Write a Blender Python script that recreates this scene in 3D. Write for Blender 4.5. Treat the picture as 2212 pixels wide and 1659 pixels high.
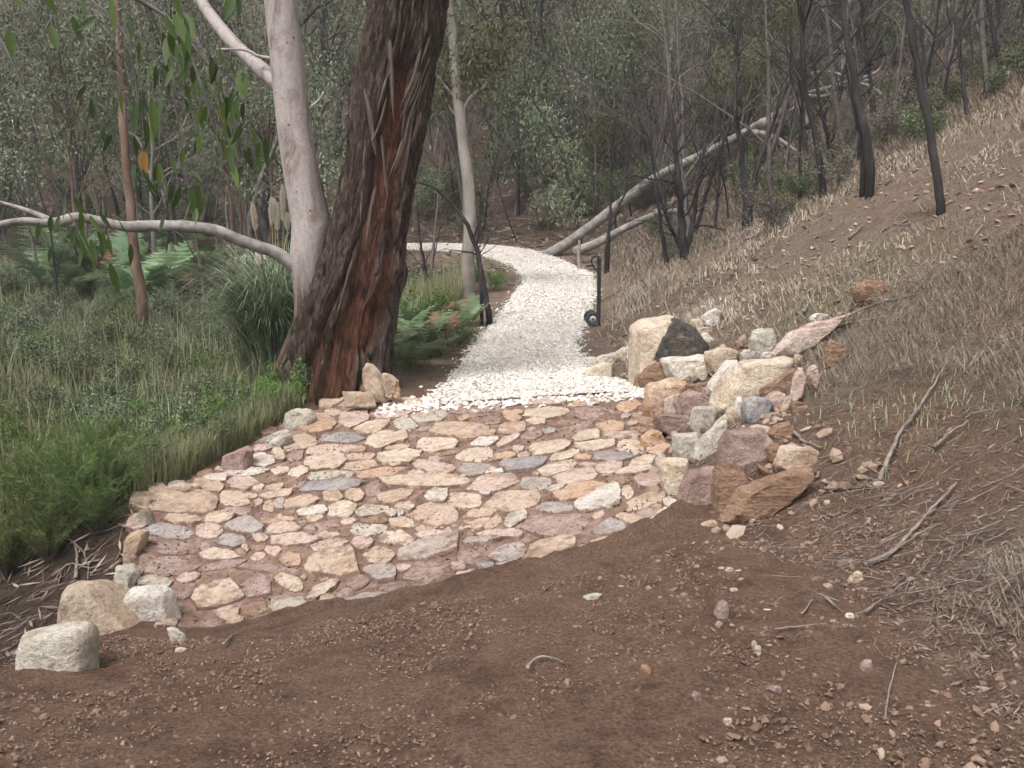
import bpy, bmesh, math, random
import numpy as np
from mathutils import Vector

for o in list(bpy.data.objects):
    bpy.data.objects.remove(o, do_unlink=True)
SC = bpy.context.scene
COL = SC.collection

# ------------------------------------------------------------------ camera
FPX, CX, CY = 1963.0, 1106.0, 829.5          # photo measured at 2212 x 1659
PITCH = math.radians(9.53)
CAMZ = 1.65
cam = bpy.data.cameras.new('camera')
cam.lens = 36.0 * FPX / 2212.0
cam.sensor_width = 36.0
cam.clip_start = 0.05
cam.clip_end = 600
camo = bpy.data.objects.new('camera', cam)
COL.objects.link(camo)
camo.location = (0, 0, CAMZ)
camo.rotation_euler = (math.pi / 2 - PITCH, 0, 0)
SC.camera = camo

# ------------------------------------------------------------------ sky, sun, exposure
SUN_EL, SUN_AZ = math.radians(62), math.radians(212)
W = bpy.data.worlds.new('World')
SC.world = W
W.use_nodes = True
wn = W.node_tree
bg = wn.nodes['Background']
sky = wn.nodes.new('ShaderNodeTexSky')
sky.sky_type = 'NISHITA'
sky.sun_disc = False
sky.sun_elevation = SUN_EL
sky.sun_rotation = SUN_AZ
sky.air_density = 1.0
sky.dust_density = 6.0
hs = wn.nodes.new('ShaderNodeHueSaturation')
hs.inputs['Saturation'].default_value = 0.22        # an even cloud cover
wn.links.new(sky.outputs[0], hs.inputs['Color'])
wn.links.new(hs.outputs[0], bg.inputs[0])
bg.inputs[1].default_value = 0.15
sun = bpy.data.lights.new('sun', 'SUN')
sun.energy = 1.5
sun.angle = math.radians(14)
sun.color = (1.0, 0.96, 0.92)
suno = bpy.data.objects.new('sun', sun)
COL.objects.link(suno)
sdir = Vector((math.sin(SUN_AZ) * math.cos(SUN_EL), math.cos(SUN_AZ) * math.cos(SUN_EL), math.sin(SUN_EL)))
suno.rotation_euler = (-sdir).to_track_quat('-Z', 'Y').to_euler()
SC.view_settings.view_transform = 'Standard'
SC.view_settings.look = 'None'
SC.view_settings.gamma = 1.0
SC.view_settings.exposure = 0.62
SC.view_settings.use_curve_mapping = False
SC.render.engine = 'CYCLES'
SC.cycles.use_denoising = True
SC.cycles.max_bounces = 4
SC.cycles.diffuse_bounces = 2
SC.cycles.adaptive_threshold = 0.04
SC.cycles.glossy_bounces = 1
SC.cycles.transmission_bounces = 2
SC.cycles.transparent_max_bounces = 4

# ------------------------------------------------------------------ numeric helpers
def hash3(ix, iy, iz, seed):
    h = (ix * 374761393 + iy * 668265263 + iz * 2147483647 + seed * 974634777) & 0xFFFFFFFF
    h = ((h ^ (h >> 13)) * 1274126177) & 0xFFFFFFFF
    h = ((h ^ (h >> 16)) * 2246822519) & 0xFFFFFFFF
    return ((h ^ (h >> 15)) & 0xFFFFFF) / 16777215.0

def vnoise(P, seed=0):
    P = np.asarray(P, float)
    i = np.floor(P).astype(np.int64)
    f = P - i
    f = f * f * (3 - 2 * f)
    out = 0
    for dx in (0, 1):
        wx = f[..., 0] if dx else 1 - f[..., 0]
        for dy in (0, 1):
            wy = f[..., 1] if dy else 1 - f[..., 1]
            for dz in (0, 1):
                wz = f[..., 2] if dz else 1 - f[..., 2]
                out = out + wx * wy * wz * hash3(i[..., 0] + dx, i[..., 1] + dy, i[..., 2] + dz, seed)
    return out * 2 - 1

def fbm(P, seed=0, oct=4, gain=0.5):
    P = np.asarray(P, float)
    a, s, out = 1.0, 0.0, 0
    for k in range(oct):
        out = out + a * vnoise(P * (2.03 ** k), seed + 17 * k)
        s += a
        a *= gain
    return out / s

def fbm2(x, y, sc, seed=0, oct=4):
    x = np.asarray(x, float); y = np.asarray(y, float)
    return fbm(np.stack([x * sc, y * sc, np.zeros_like(x) + 0.37], -1), seed, oct)

def sstep(a, b, x):
    t = np.clip((x - a) / (b - a), 0, 1)
    return t * t * (3 - 2 * t)

# ------------------------------------------------------------------ terrain
_ty = np.linspace(-6, 140, 2921)
def _table(pts, smooth=21):
    v = np.interp(_ty, [p[0] for p in pts], [p[1] for p in pts])
    k = np.hanning(smooth + 2)[1:-1]; k /= k.sum()
    return np.convolve(np.pad(v, smooth // 2, mode='edge'), k, 'valid')
ZP = _table([(-6, .08), (2.5, .0), (4, -.1), (5.3, -.36), (6.5, -.3), (8, -.15), (9.3, -.03), (11, -.08), (12.9, -.05), (15.4, .06), (19, .32), (23, .62), (26, .86), (30, 1.0), (140, 1.0)])
XR = _table([(-6, 1.9), (0, 1.75), (3, 1.62), (4.4, 1.5), (5.2, 1.2), (6, 1.0), (7.5, 1.1), (9, 1.3), (10.5, 1.15), (12.9, 1.02), (15.4, 1.42), (19, 1.92), (22, 2.05), (25, 2.1), (28, 2.6), (40, 5), (80, 14), (140, 25)])
XL = _table([(-6, -1.9), (3.5, -2.1), (5.2, -2.15), (6.9, -2.85), (8.2, -2.55), (8.9, -2.35), (9.6, -1.75), (11, -1.6), (12.9, -1.55), (15.4, -1.15), (19, -.65), (22, -.9), (24, -1.8), (25.5, -4.5), (27, -9), (30, -12), (140, -12)])
AMP = _table([(-6, 1.0), (6, 1.1), (9, .95), (12, .75), (20, .42), (26, .3), (140, .3)])
def base_h(x, y):
    zp = np.interp(y, _ty, ZP); xr = np.interp(y, _ty, XR); xl = np.interp(y, _ty, XL); am = np.interp(y, _ty, AMP)
    u = np.maximum(x - xr, 0)
    z = zp + .57 * u * u / (u + .22) * (1 - .30 * sstep(3.5, 22, u))
    v = np.maximum(xl - x, 0)
    z = z - am * (1 - np.exp(-(v / 1.3) ** 1.5)) + .16 * np.maximum(v - 9, 0)
    t = y - 28.0 + .18 * np.minimum(x, 8)
    z = z + .44 * (np.sqrt(t * t + 16) + t) * .5 * (1 - .2 * sstep(30, 80, t)) - .22 * sstep(20, 24, y)
    return z
CTRL = np.array([(-1.9, 5.15, -.74), (-2.75, 6.9, -.40), (-2.3, 5.9, -.66), (-2.35, 8.3, -.28), (-1.75, 8.8, -.20), (.95, 5.6, -.10), (-.5, 5.3, -.45), (-1.2, 5.2, -.60), (.3, 5.4, -.28),
                 (-2.0, 3.6, -.22), (-1, 3.9, -.24), (0, 4, -.12), (1, 4.2, -.02), (1.25, 9, .02), (0, 7, -.22), (-1, 7, -.31), (-2, 7.1, -.38), (1, 7, -.08), (0, 2.5, 0), (-1, 2.5, -.02), (1, 2.5, 0.0),
                 (0, 9.2, -.04), (-1, 9.2, -.08), (.2, 11, -.08)])
def _wend(r):
    r = np.clip(r / 2.6, 0, 1)
    return (1 - r) ** 4 * (4 * r + 1)
_D = np.hypot(CTRL[:, None, 0] - CTRL[None, :, 0], CTRL[:, None, 1] - CTRL[None, :, 1])
_Wt = np.linalg.solve(_wend(_D) + 0.02 * np.eye(len(CTRL)), CTRL[:, 2] - base_h(CTRL[:, 0], CTRL[:, 1]))
def Hs(x, y):
    """smooth ground"""
    x = np.asarray(x, float); y = np.asarray(y, float)
    z = base_h(x, y)
    for c, w in zip(CTRL, _Wt):
        z = z + w * _wend(np.hypot(x - c[0], y - c[1]))
    return z
def H(x, y):
    x = np.asarray(x, float); y = np.asarray(y, float)
    xr = np.interp(y, _ty, XR); xl = np.interp(y, _ty, XL)
    side = np.maximum(sstep(0, 1.0, x - xr), sstep(0, 1.0, xl - x))
    far = sstep(14, 40, y)
    n = fbm2(x, y, .9, 3, 5)
    n2 = fbm2(x, y, 5.0, 9, 4)
    return Hs(x, y) + n * (.015 + .15 * side + .30 * far * side) + n2 * (.009 + .05 * side)

def rayd(px, py):
    a = (np.asarray(px, float) - CX) / FPX; b = (np.asarray(py, float) - CY) / FPX
    c, s = math.cos(PITCH), math.sin(PITCH)
    return np.stack([a, c - b * s, -s - b * c], -1)
def at(px, py, y):
    d = rayd(px, py)
    t = y / d[..., 1]
    P = d * np.asarray(t)[..., None]
    P[..., 2] += CAMZ
    return P
_TS = np.concatenate([np.linspace(1.0, 14, 400), np.linspace(14.1, 140, 700)])
_TN = np.linspace(3.5, 12.5, 140)
def hit(px, py, fn=Hs, ts=None):
    """first ground point seen at each pixel"""
    px = np.atleast_1d(np.asarray(px, float)); py = np.atleast_1d(np.asarray(py, float))
    _TS = globals()['_TS'] if ts is None else ts
    d = rayd(px, py)
    T = _TS[None, :]
    X = d[:, 0:1] * T; Y = d[:, 1:2] * T; Z = CAMZ + d[:, 2:3] * T
    below = Z < fn(X, Y)
    k = np.argmax(below, 1)
    k = np.where(below.any(1), np.maximum(k, 1), len(_TS) - 1)
    lo, hi = _TS[k - 1], _TS[k]
    for _ in range(9):
        m = (lo + hi) / 2
        b = CAMZ + d[:, 2] * m < fn(d[:, 0] * m, d[:, 1] * m)
        hi = np.where(b, m, hi); lo = np.where(b, lo, m)
    P = d * hi[:, None]
    P[:, 2] += CAMZ
    return P
def hit1(px, py):
    return hit([px], [py])[0]
def gz(x, y):
    return float(H(np.array([x]), np.array([y]))[0])
def pxm(P):
    """photo pixels per metre at a point"""
    return FPX / (P[1] * math.cos(PITCH) + (CAMZ - P[2]) * math.sin(PITCH))
# zoom windows of the photograph used for measuring: zoom pixel -> 2212-wide photo pixel
FR = {'A': (600, 820, 4.424), 'B': (1050, 820, 4.424), 'C': (600, 1050, 4.424), 'D': (1050, 1050, 3.687), 'E': (100, 900, 3.687), 'F': (100, 1200, 3.16),
      'G': (1380, 650, 4.254), 'H': (1300, 550, 2.514), 'I': (1500, 1000, 2.593), 'J': (1400, 70, 2.836), 'K': (100, 70, 3.687), 'L': (100, 450, 3.687),
      'M': (500, 450, 3.687), 'N': (900, 70, 3.687), 'O': (900, 500, 3.687), 'P': (500, 70, 3.687)}
def fr(f, x, y):
    ox, oy, s = FR[f]
    return ((ox + x / s) / 1.02532, (oy + y / s) / 1.02532)
def frs(f):
    return 1.0 / (FR[f][2] * 1.02532)

# ------------------------------------------------------------------ mesh helpers
class MB:
    def __init__(self):
        self.v, self.f3, self.f4, self.t, self.n = [], [], [], [], 0
    def add(self, V, F, tint=0.5):
        V = np.asarray(V, np.float32).reshape(-1, 3)
        F = np.asarray(F, np.int64)
        (self.f4 if F.shape[1] == 4 else self.f3).append(F + self.n)
        self.v.append(V)
        tt = np.asarray(tint, np.float32)
        self.t.append(np.full(len(V), tt, np.float32) if tt.ndim == 0 else tt)
        self.n += len(V)
        return self
    def mesh(self, name, mats, smooth=True, origin=None):
        V = np.concatenate(self.v) if self.v else np.zeros((0, 3), np.float32)
        if origin is not None:
            V = V - np.asarray(origin, np.float32)
        F3 = np.concatenate(self.f3) if self.f3 else np.zeros((0, 3), np.int64)
        F4 = np.concatenate(self.f4) if self.f4 else np.zeros((0, 4), np.int64)
        me = bpy.data.meshes.new(name)
        me.vertices.add(len(V)); me.vertices.foreach_set('co', V.astype(np.float32).ravel())
        nl = F3.size + F4.size
        me.loops.add(nl); me.loops.foreach_set('vertex_index', np.concatenate([F3.ravel(), F4.ravel()]).astype(np.int32))
        me.polygons.add(len(F3) + len(F4))
        me.polygons.foreach_set('loop_start', np.concatenate([np.arange(len(F3)) * 3, F3.size + np.arange(len(F4)) * 4]).astype(np.int32))
        me.polygons.foreach_set('use_smooth', np.full(len(F3) + len(F4), smooth))
        at_ = me.attributes.new('tint', 'FLOAT', 'POINT')
        at_.data.foreach_set('value', np.concatenate(self.t).astype(np.float32))
        for m in (mats if isinstance(mats, (list, tuple)) else [mats]):
            me.materials.append(m)
        me.update(calc_edges=True)
        return me
def link(name, me, parent=None, loc=None):
    o = bpy.data.objects.new(name, me)
    COL.objects.link(o)
    if loc is not None:
        o.location = loc
    if parent is not None:
        o.parent = parent
    return o
def tag(o, label=None, cat=None, group=None, kind=None):
    if label: o['label'] = label
    if cat: o['category'] = cat
    if group: o['group'] = group
    if kind: o['kind'] = kind
    return o
def empty(name, loc):
    return link(name, None, None, tuple(float(c) for c in loc))
def build(name, mb, mat, parent=None, smooth=True, origin=None):
    """one mesh object; vertices are given in world space, children are moved into their parent's space"""
    if parent is not None:
        me = mb.mesh(name, mat, smooth, np.array(parent.location))
        return link(name, me, parent)
    if origin is None:
        V = np.concatenate(mb.v); origin = [(V[:, 0].min() + V[:, 0].max()) / 2, (V[:, 1].min() + V[:, 1].max()) / 2, V[:, 2].min()]
    return link(name, mb.mesh(name, mat, smooth, origin), None, tuple(float(c) for c in origin))
def copy_tree(o, parent=None):
    c = o.copy(); COL.objects.link(c)
    if parent is not None: c.parent = parent
    for ch in list(o.children):
        copy_tree(ch, c)
    return c

def tube(path, radii, sides=6, cap=True, rough=0, seed=0):
    path = np.asarray(path, float); n = len(path)
    radii = np.broadcast_to(np.asarray(radii, float), (n,))
    T = np.gradient(path, axis=0); T /= np.linalg.norm(T, axis=1)[:, None] + 1e-9
    ref = np.array([0, 0, 1.0]) if abs(T[:, 2]).mean() < .8 else np.array([1.0, 0, 0])
    A = np.cross(T, ref); A /= np.linalg.norm(A, axis=1)[:, None] + 1e-9
    B = np.cross(T, A)
    th = np.linspace(0, 2 * math.pi, sides, endpoint=False)
    R = radii[:, None] * np.ones(sides)[None, :]
    if rough:
        q = np.stack([np.cos(th)[None, :] * 1.5 + 0 * R, np.sin(th)[None, :] * 1.5 + 0 * R, np.arange(n)[:, None] * .5 + 0 * R], -1)
        R = R * (1 + rough * vnoise(q, seed))
    V = path[:, None, :] + R[..., None] * (np.cos(th)[None, :, None] * A[:, None, :] + np.sin(th)[None, :, None] * B[:, None, :])
    i = np.arange(n - 1)[:, None] * sides; j = np.arange(sides)[None, :]; k = (j + 1) % sides
    F = np.stack([i + j, i + k, i + sides + k, i + sides + j], -1).reshape(-1, 4)
    V = V.reshape(-1, 3)
    if cap and sides == 4:
        F = np.concatenate([F, [[0, 3, 2, 1]], [[(n - 1) * 4 + q for q in range(4)]]])
    elif cap:
        V = np.concatenate([V, [path[0]], [path[-1]]])
        c0, c1 = n * sides, n * sides + 1
        jj = np.arange(sides); kk = (jj + 1) % sides
        return V, F, np.concatenate([np.stack([np.full(sides, c0), kk, jj], -1), np.stack([np.full(sides, c1), (n - 1) * sides + jj, (n - 1) * sides + kk], -1)])
    return V, F, None
def add_tube(mb, path, radii, sides=6, tint=.5, cap=True, rough=0, seed=0):
    V, F, C = tube(path, radii, sides, cap, rough, seed)
    n0 = mb.n
    mb.add(V, F, tint)
    if C is not None:
        mb.f3.append(C + n0)
def smooth_path(P, n):
    P = np.asarray(P, float)
    s = np.concatenate([[0], np.cumsum(np.linalg.norm(np.diff(P, axis=0), axis=1))]); s /= s[-1]
    t = np.linspace(0, 1, n)
    # Catmull-Rom
    Q = np.vstack([2 * P[0] - P[1], P, 2 * P[-1] - P[-2]])
    out = []
    for tt in t:
        k = min(np.searchsorted(s, tt, 'right') - 1, len(P) - 2)
        u = (tt - s[k]) / max(s[k + 1] - s[k], 1e-9)
        p0, p1, p2, p3 = Q[k], Q[k + 1], Q[k + 2], Q[k + 3]
        out.append(.5 * (2 * p1 + (p2 - p0) * u + (2 * p0 - 5 * p1 + 4 * p2 - p3) * u * u + (3 * p1 - p0 - 3 * p2 + p3) * u ** 3))
    return np.array(out)
def leaves(mb, C, D, L, Wd, rng, tint=None, droop=0):
    """flat pointed leaves: centres C, directions D, lengths L, widths Wd"""
    C = np.asarray(C, float); n = len(C)
    if n == 0: return
    D = D / (np.linalg.norm(D, axis=1)[:, None] + 1e-9)
    R = rng.normal(size=(n, 3)); S = np.cross(D, R); S /= np.linalg.norm(S, axis=1)[:, None] + 1e-9
    L = np.broadcast_to(L, (n,))[:, None]; Wd = np.broadcast_to(Wd, (n,))[:, None]
    V = np.stack([C - D * L * .5, C - D * L * .05 + S * Wd * .5, C + D * L * .5, C - D * L * .05 - S * Wd * .5], 1).reshape(-1, 3)
    F = np.arange(n * 4).reshape(-1, 4)
    t = rng.random(n) if tint is None else np.broadcast_to(tint, (n,))
    mb.add(V, F, np.repeat(t, 4))
def blades(mb, B, Ht, Wd, lean, rng, tint=None, azim=None, curve=.5):
    """grass blades rooted at B: two bent segments ending in a point"""
    B = np.asarray(B, float); n = len(B)
    az = rng.random(n) * 2 * math.pi if azim is None else azim
    lean = np.broadcast_to(lean, (n,)); Ht = np.broadcast_to(Ht, (n,)); Wd = np.broadcast_to(Wd, (n,))
    dx, dy = np.cos(az), np.sin(az)
    sx, sy = -dy, dx
    m = B + np.stack([dx * np.sin(lean * .5), dy * np.sin(lean * .5), np.cos(lean * .5)], -1) * (Ht * .55)[:, None]
    l2 = lean * (1 + curve)
    e = m + np.stack([dx * np.sin(l2), dy * np.sin(l2), np.cos(l2)], -1) * (Ht * .45)[:, None]
    S = np.stack([sx, sy, 0 * sx], -1) * (Wd * .5)[:, None]
    V = np.stack([B - S, B + S, m + S * .75, m - S * .75, e], 1).reshape(-1, 3)
    k = np.arange(n)[:, None] * 5
    t = np.repeat(rng.random(n) if tint is None else np.broadcast_to(tint, (n,)), 5)
    n0 = mb.n
    mb.add(V, k + np.array([[0, 1, 2, 3]]), t)
    mb.f3.append(k + np.array([[3, 2, 4]]) + n0)

# ------------------------------------------------------------------ materials
def lin(r, g, b):
    f = lambda c: c / 12.92 if c <= .04045 else ((c + .055) / 1.055) ** 2.4
    return (f(r / 255), f(g / 255), f(b / 255), 1)
class NT:
    def __init__(self, name):
        self.m = bpy.data.materials.new(name); self.m.use_nodes = True
        self.t = self.m.node_tree; self.b = self.t.nodes['Principled BSDF']
        self.b.inputs['Specular IOR Level'].default_value = .25
    def n(self, typ, **kw):
        x = self.t.nodes.new(typ)
        for k, v in kw.items():
            if hasattr(x, k) and k not in ('Scale', 'Detail'): setattr(x, k, v)
        return x
    def l(self, a, b): self.t.links.new(a, b)
    def coord(self, rnd=True, scale=None):
        c = self.n('ShaderNodeTexCoord').outputs['Object']
        if rnd:
            oi = self.n('ShaderNodeObjectInfo'); mu = self.n('ShaderNodeMath', operation='MULTIPLY'); mu.inputs[1].default_value = 57.3
            self.l(oi.outputs['Random'], mu.inputs[0])
            ad = self.n('ShaderNodeVectorMath', operation='ADD'); self.l(c, ad.inputs[0]); self.l(mu.outputs[0], ad.inputs[1]); c = ad.outputs[0]
        if scale:
            mp = self.n('ShaderNodeMapping'); mp.inputs['Scale'].default_value = scale; self.l(c, mp.inputs[0]); c = mp.outputs[0]
        return c
    def noise(self, co, scale, detail=4, rough=.55, dist=0):
        x = self.n('ShaderNodeTexNoise'); x.inputs['Scale'].default_value = scale; x.inputs['Detail'].default_value = detail
        x.inputs['Roughness'].default_value = rough; x.inputs['Distortion'].default_value = dist
        self.l(co, x.inputs['Vector']); return x.outputs['Fac']
    def ramp(self, fac, stops):
        x = self.n('ShaderNodeValToRGB'); e = x.color_ramp.elements
        while len(e) < len(stops): e.new(.5)
        for k, (p, c) in enumerate(stops):
            e[k].position = p; e[k].color = c if not isinstance(c, (int, float)) else (c, c, c, 1)
        self.l(fac, x.inputs[0]); return x.outputs[0]
    def mix(self, fac, a, b, mode='MIX'):
        x = self.n('ShaderNodeMix', data_type='RGBA'); x.blend_type = mode
        for s, v in ((0, fac), (6, a), (7, b)):
            if isinstance(v, (tuple, list)): x.inputs[s].default_value = v
            elif isinstance(v, (int, float)): x.inputs[s].default_value = v
            else: self.l(v, x.inputs[s])
        return x.outputs[2]
    def math(self, op, a, b=0.0):
        x = self.n('ShaderNodeMath', operation=op)
        for s, v in ((0, a), (1, b)):
            if isinstance(v, (int, float)): x.inputs[s].default_value = v
            else: self.l(v, x.inputs[s])
        return x.outputs[0]
    def attr(self, name='tint'):
        x = self.n('ShaderNodeAttribute'); x.attribute_name = name; return x
    def bump(self, h, strength=.5, dist=.02):
        x = self.n('ShaderNodeBump'); x.inputs['Strength'].default_value = strength; x.inputs['Distance'].default_value = dist
        self.l(h, x.inputs['Height']); self.l(x.outputs[0], self.b.inputs['Normal'])
    def done(self, col, rough=.9):
        if isinstance(col, tuple): self.b.inputs['Base Color'].default_value = col
        else: self.l(col, self.b.inputs['Base Color'])
        self.b.inputs['Roughness'].default_value = rough
        return self.m

MUD = (.205, .128, .097, 1)
def rock_mat(name, c1, c2, c3=None, speck=.5, strata=False, mud=False):
    k = NT(name)
    co = k.coord(True)
    co2 = k.coord(True, (1, 1.4, 2.8)) if strata else co
    n1 = k.noise(co2, 4.5, 8, .68, .5)
    col = k.ramp(n1, [(.36, c3 or c1), (.46, c1), (.56, c2), (.68, c1)])
    n4 = k.noise(co, 1.9, 5, .65, .3)
    col = k.mix(k.ramp(n4, [(.45, 0.0), (.6, .45)]), col, (.60, .52, .43, 1) if not mud else (.56, .44, .36, 1)) if name[5:] not in ('charred', 'brown', 'mauve') and name[7:] not in ('brown', 'mauve') else col
    st = k.noise(co, 2.6, 8, .75)
    col = k.mix(k.ramp(st, [(.54, 0.0), (.7, .6)]), col, (.19, .12, .085, 1))
    n2 = k.noise(co, 30, 8, .8)
    col = k.mix(1.0, col, k.ramp(n2, [(.3, .45), (.5, 1.0), (.72, 1.25)]), 'MULTIPLY')
    if speck:
        v = k.n('ShaderNodeTexVoronoi'); v.inputs['Scale'].default_value = 55; k.l(co, v.inputs['Vector'])
        sp = k.ramp(v.outputs['Distance'], [(.10, 1.0), (.2, 0.0)])
        n3 = k.noise(co, 5, 3); sp = k.math('MULTIPLY', sp, k.ramp(n3, [(.52, 0.0), (.64, speck)]))
        col = k.mix(sp, col, (.05, .03, .022, 1))
    if mud:
        e = k.attr('tint').outputs['Fac']
        mn = k.noise(co, 13, 6, .7)
        f = k.math('ADD', k.math('MULTIPLY', e, .95), k.math('MULTIPLY', k.math('SUBTRACT', mn, .5), 3.0))
        f = k.ramp(f, [(.36, 0.0), (.8, .88)])
        col = k.mix(f, col, MUD)
    hb = k.math('ADD', k.noise(co2, 11, 8, .65), k.math('MULTIPLY', k.noise(co, 45, 4, .7), .35))
    k.bump(hb, 1.0, .055)
    return k.done(col, .85)
ROCK = {
    'c': ((.56, .45, .34, 1), (.68, .57, .45, 1), (.45, .32, .22, 1)),
    'w': ((.60, .55, .49, 1), (.70, .66, .60, 1), (.50, .41, .33, 1)),
    't': ((.46, .33, .235, 1), (.56, .43, .325, 1), (.37, .25, .18, 1)),
    'o': ((.47, .28, .165, 1), (.56, .375, .25, 1), (.46, .32, .225, 1)),
    'p': ((.52, .375, .315, 1), (.62, .485, .425, 1), (.40, .27, .22, 1)),
    'm': ((.30, .205, .175, 1), (.39, .29, .26, 1), (.24, .16, .13, 1)),
    'g': ((.33, .295, .275, 1), (.41, .375, .355, 1), (.25, .21, .185, 1)),
    'b': ((.25, .25, .265, 1), (.33, .33, .345, 1), (.19, .18, .185, 1)),
    'e': ((.26, .155, .10, 1), (.34, .22, .15, 1), (.17, .10, .066, 1)),
    'd': ((.045, .042, .041, 1), (.10, .092, .086, 1), (.18, .155, .13, 1)),
    'l': ((.44, .405, .335, 1), (.55, .515, .44, 1), (.33, .27, .195, 1)),
}
MR = {k: rock_mat('rock_' + n, *ROCK[k], speck=.55, strata=(k in 'e')) for k, n in
      dict(c='cream', w='white', t='tan', o='ochre', p='pink', m='mauve', g='grey', b='bluegrey', e='brown', d='charred', l='lichen').items()}
def dusty(c, f=.18):
    m = (.50, .37, .30)
    return tuple(c[i] * (1 - f) + m[i] * f for i in range(3)) + (1,)
MP = {k: rock_mat('paving_' + n, *[dusty(c) for c in ROCK[k]], speck=.6, mud=True) for k, n in
      dict(c='cream', w='white', t='tan', o='ochre', p='pink', m='mauve', g='grey', b='bluegrey', e='brown', l='lichen').items()}

def ground_mat():
    k = NT('earth')
    co = k.coord(False)
    s = k.attr('soil'); sep = k.n('ShaderNodeSeparateColor'); k.l(s.outputs['Color'], sep.inputs[0])
    big = k.noise(co, .8, 5, .6); mid = k.noise(co, 6, 6, .7); fine = k.noise(co, 60, 6, .75)
    dirt = k.ramp(mid, [(.3, (.115, .062, .040, 1)), (.5, (.23, .132, .087, 1)), (.72, (.335, .21, .145, 1))])
    dirt = k.mix(k.ramp(k.noise(co, 1.7, 6, .68, .4), [(.42, 0.0), (.62, .75)]), dirt, (.285, .18, .122, 1))
    bank = k.ramp(mid, [(.28, (.19, .125, .09, 1)), (.5, (.29, .205, .15, 1)), (.72, (.37, .28, .215, 1))])
    bank = k.mix(k.ramp(big, [(.42, 0.0), (.62, .7)]), bank, (.26, .205, .15, 1))
    litter = k.ramp(mid, [(.3, (.055, .035, .026, 1)), (.52, (.105, .07, .052, 1)), (.74, (.19, .13, .10, 1))])
    green = k.ramp(mid, [(.3, (.02, .024, .012, 1)), (.55, (.045, .05, .022, 1)), (.75, (.10, .085, .05, 1))])
    col = k.mix(sep.outputs[0], litter, dirt)
    col = k.mix(sep.outputs[1], col, bank)
    col = k.mix(sep.outputs[2], col, green)
    col = k.mix(1.0, col, k.ramp(fine, [(.36, .5), (.5, 1.0), (.64, 1.5)]), 'MULTIPLY')
    k.bump(k.math('ADD', k.noise(co, 22, 8, .75), k.math('MULTIPLY', fine, .8)), 1.0, .08)
    return k.done(col, .95)
M_EARTH = ground_mat()
def simple_mat(name, stops, sc=8, rough=.9, bump=.4, bdist=.01, scale=None, tintmix=0, rnd=True, det=5):
    k = NT(name); co = k.coord(rnd, scale)
    n = k.noise(co, sc, det, .65)
    if tintmix:
        n = k.math('ADD', k.math('MULTIPLY', n, 1 - tintmix), k.math('MULTIPLY', k.attr().outputs['Fac'], tintmix))
    col = k.ramp(n, stops)
    if bump: k.bump(k.noise(co, sc * 3, 6, .7), bump, bdist)
    return k.done(col, rough)
def leaf_mat(name, stops, rough=.6, trans=.25, objvar=.25):
    k = NT(name)
    f = k.attr().outputs['Fac']
    col = k.ramp(f, stops)
    oi = k.n('ShaderNodeObjectInfo')
    hsv = k.n('ShaderNodeHueSaturation')
    k.l(col, hsv.inputs['Color'])
    k.l(k.math('ADD', k.math('MULTIPLY', oi.outputs['Random'], objvar * 2), 1 - objvar), hsv.inputs['Value'])
    k.l(k.math('ADD', k.math('MULTIPLY', oi.outputs['Random'], .05), .475), hsv.inputs['Hue'])
    c = hsv.outputs[0]
    k.done(c, rough)
    k.b.inputs['Specular IOR Level'].default_value = .3
    if trans:
        tr = k.n('ShaderNodeBsdfTranslucent'); k.l(c, tr.inputs[0])
        mx = k.n('ShaderNodeMixShader'); mx.inputs[0].default_value = trans
        k.l(k.b.outputs[0], mx.inputs[1]); k.l(tr.outputs[0], mx.inputs[2])
        k.l(mx.outputs[0], k.t.nodes['Material Output'].inputs[0])
    return k.m
M_MORTAR = simple_mat('muddy_mortar', [(.32, (.11, .063, .047, 1)), (.45, (.18, .11, .084, 1)), (.57, (.255, .168, .132, 1)), (.7, (.36, .26, .215, 1))], 7, .95, .9, .03, rnd=False, det=8)
M_GRAVEL = simple_mat('white_gravel', [(.0, (.28, .22, .17, 1)), (.22, (.52, .46, .40, 1)), (.55, (.66, .62, .57, 1)), (1, (.76, .73, .69, 1))], 14, .9, .3, .01, tintmix=.75, rnd=False)
M_GRAVELBED = simple_mat('gravel_bed', [(.3, (.44, .38, .32, 1)), (.6, (.64, .59, .53, 1))], 40, .95, .8, .02, rnd=False)
M_PEBBLE = simple_mat('pebbles', [(.0, (.105, .062, .043, 1)), (.4, (.175, .112, .08, 1)), (.75, (.28, .205, .155, 1)), (1, (.42, .345, .28, 1))], 12, .9, .3, .01, tintmix=.85, rnd=False)
M_BURNT = simple_mat('burnt_bark', [(.3, (.012, .011, .012, 1)), (.55, (.035, .031, .032, 1)), (.8, (.085, .072, .07, 1))], 9, .9, .5, .01, scale=(1, 1, .3))
M_TWIG = simple_mat('grey_twig', [(.3, (.075, .063, .06, 1)), (.55, (.14, .12, .112, 1)), (.8, (.24, .20, .18, 1))], 9, .9, .4, .01)
M_PALE = simple_mat('pale_gum_bark', [(.25, (.13, .115, .10, 1)), (.5, (.25, .225, .20, 1)), (.75, (.36, .33, .30, 1))], 5, .8, .3, .01, scale=(1, 1, .35))
M_LOG = simple_mat('weathered_log', [(.3, (.12, .105, .097, 1)), (.5, (.25, .225, .21, 1)), (.7, (.38, .355, .335, 1))], 6, .85, .5, .015)
M_STICK = simple_mat('dry_stick', [(.3, (.11, .085, .07, 1)), (.55, (.22, .18, .155, 1)), (.8, (.33, .28, .24, 1))], 14, .9, .4, .006)
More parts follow.
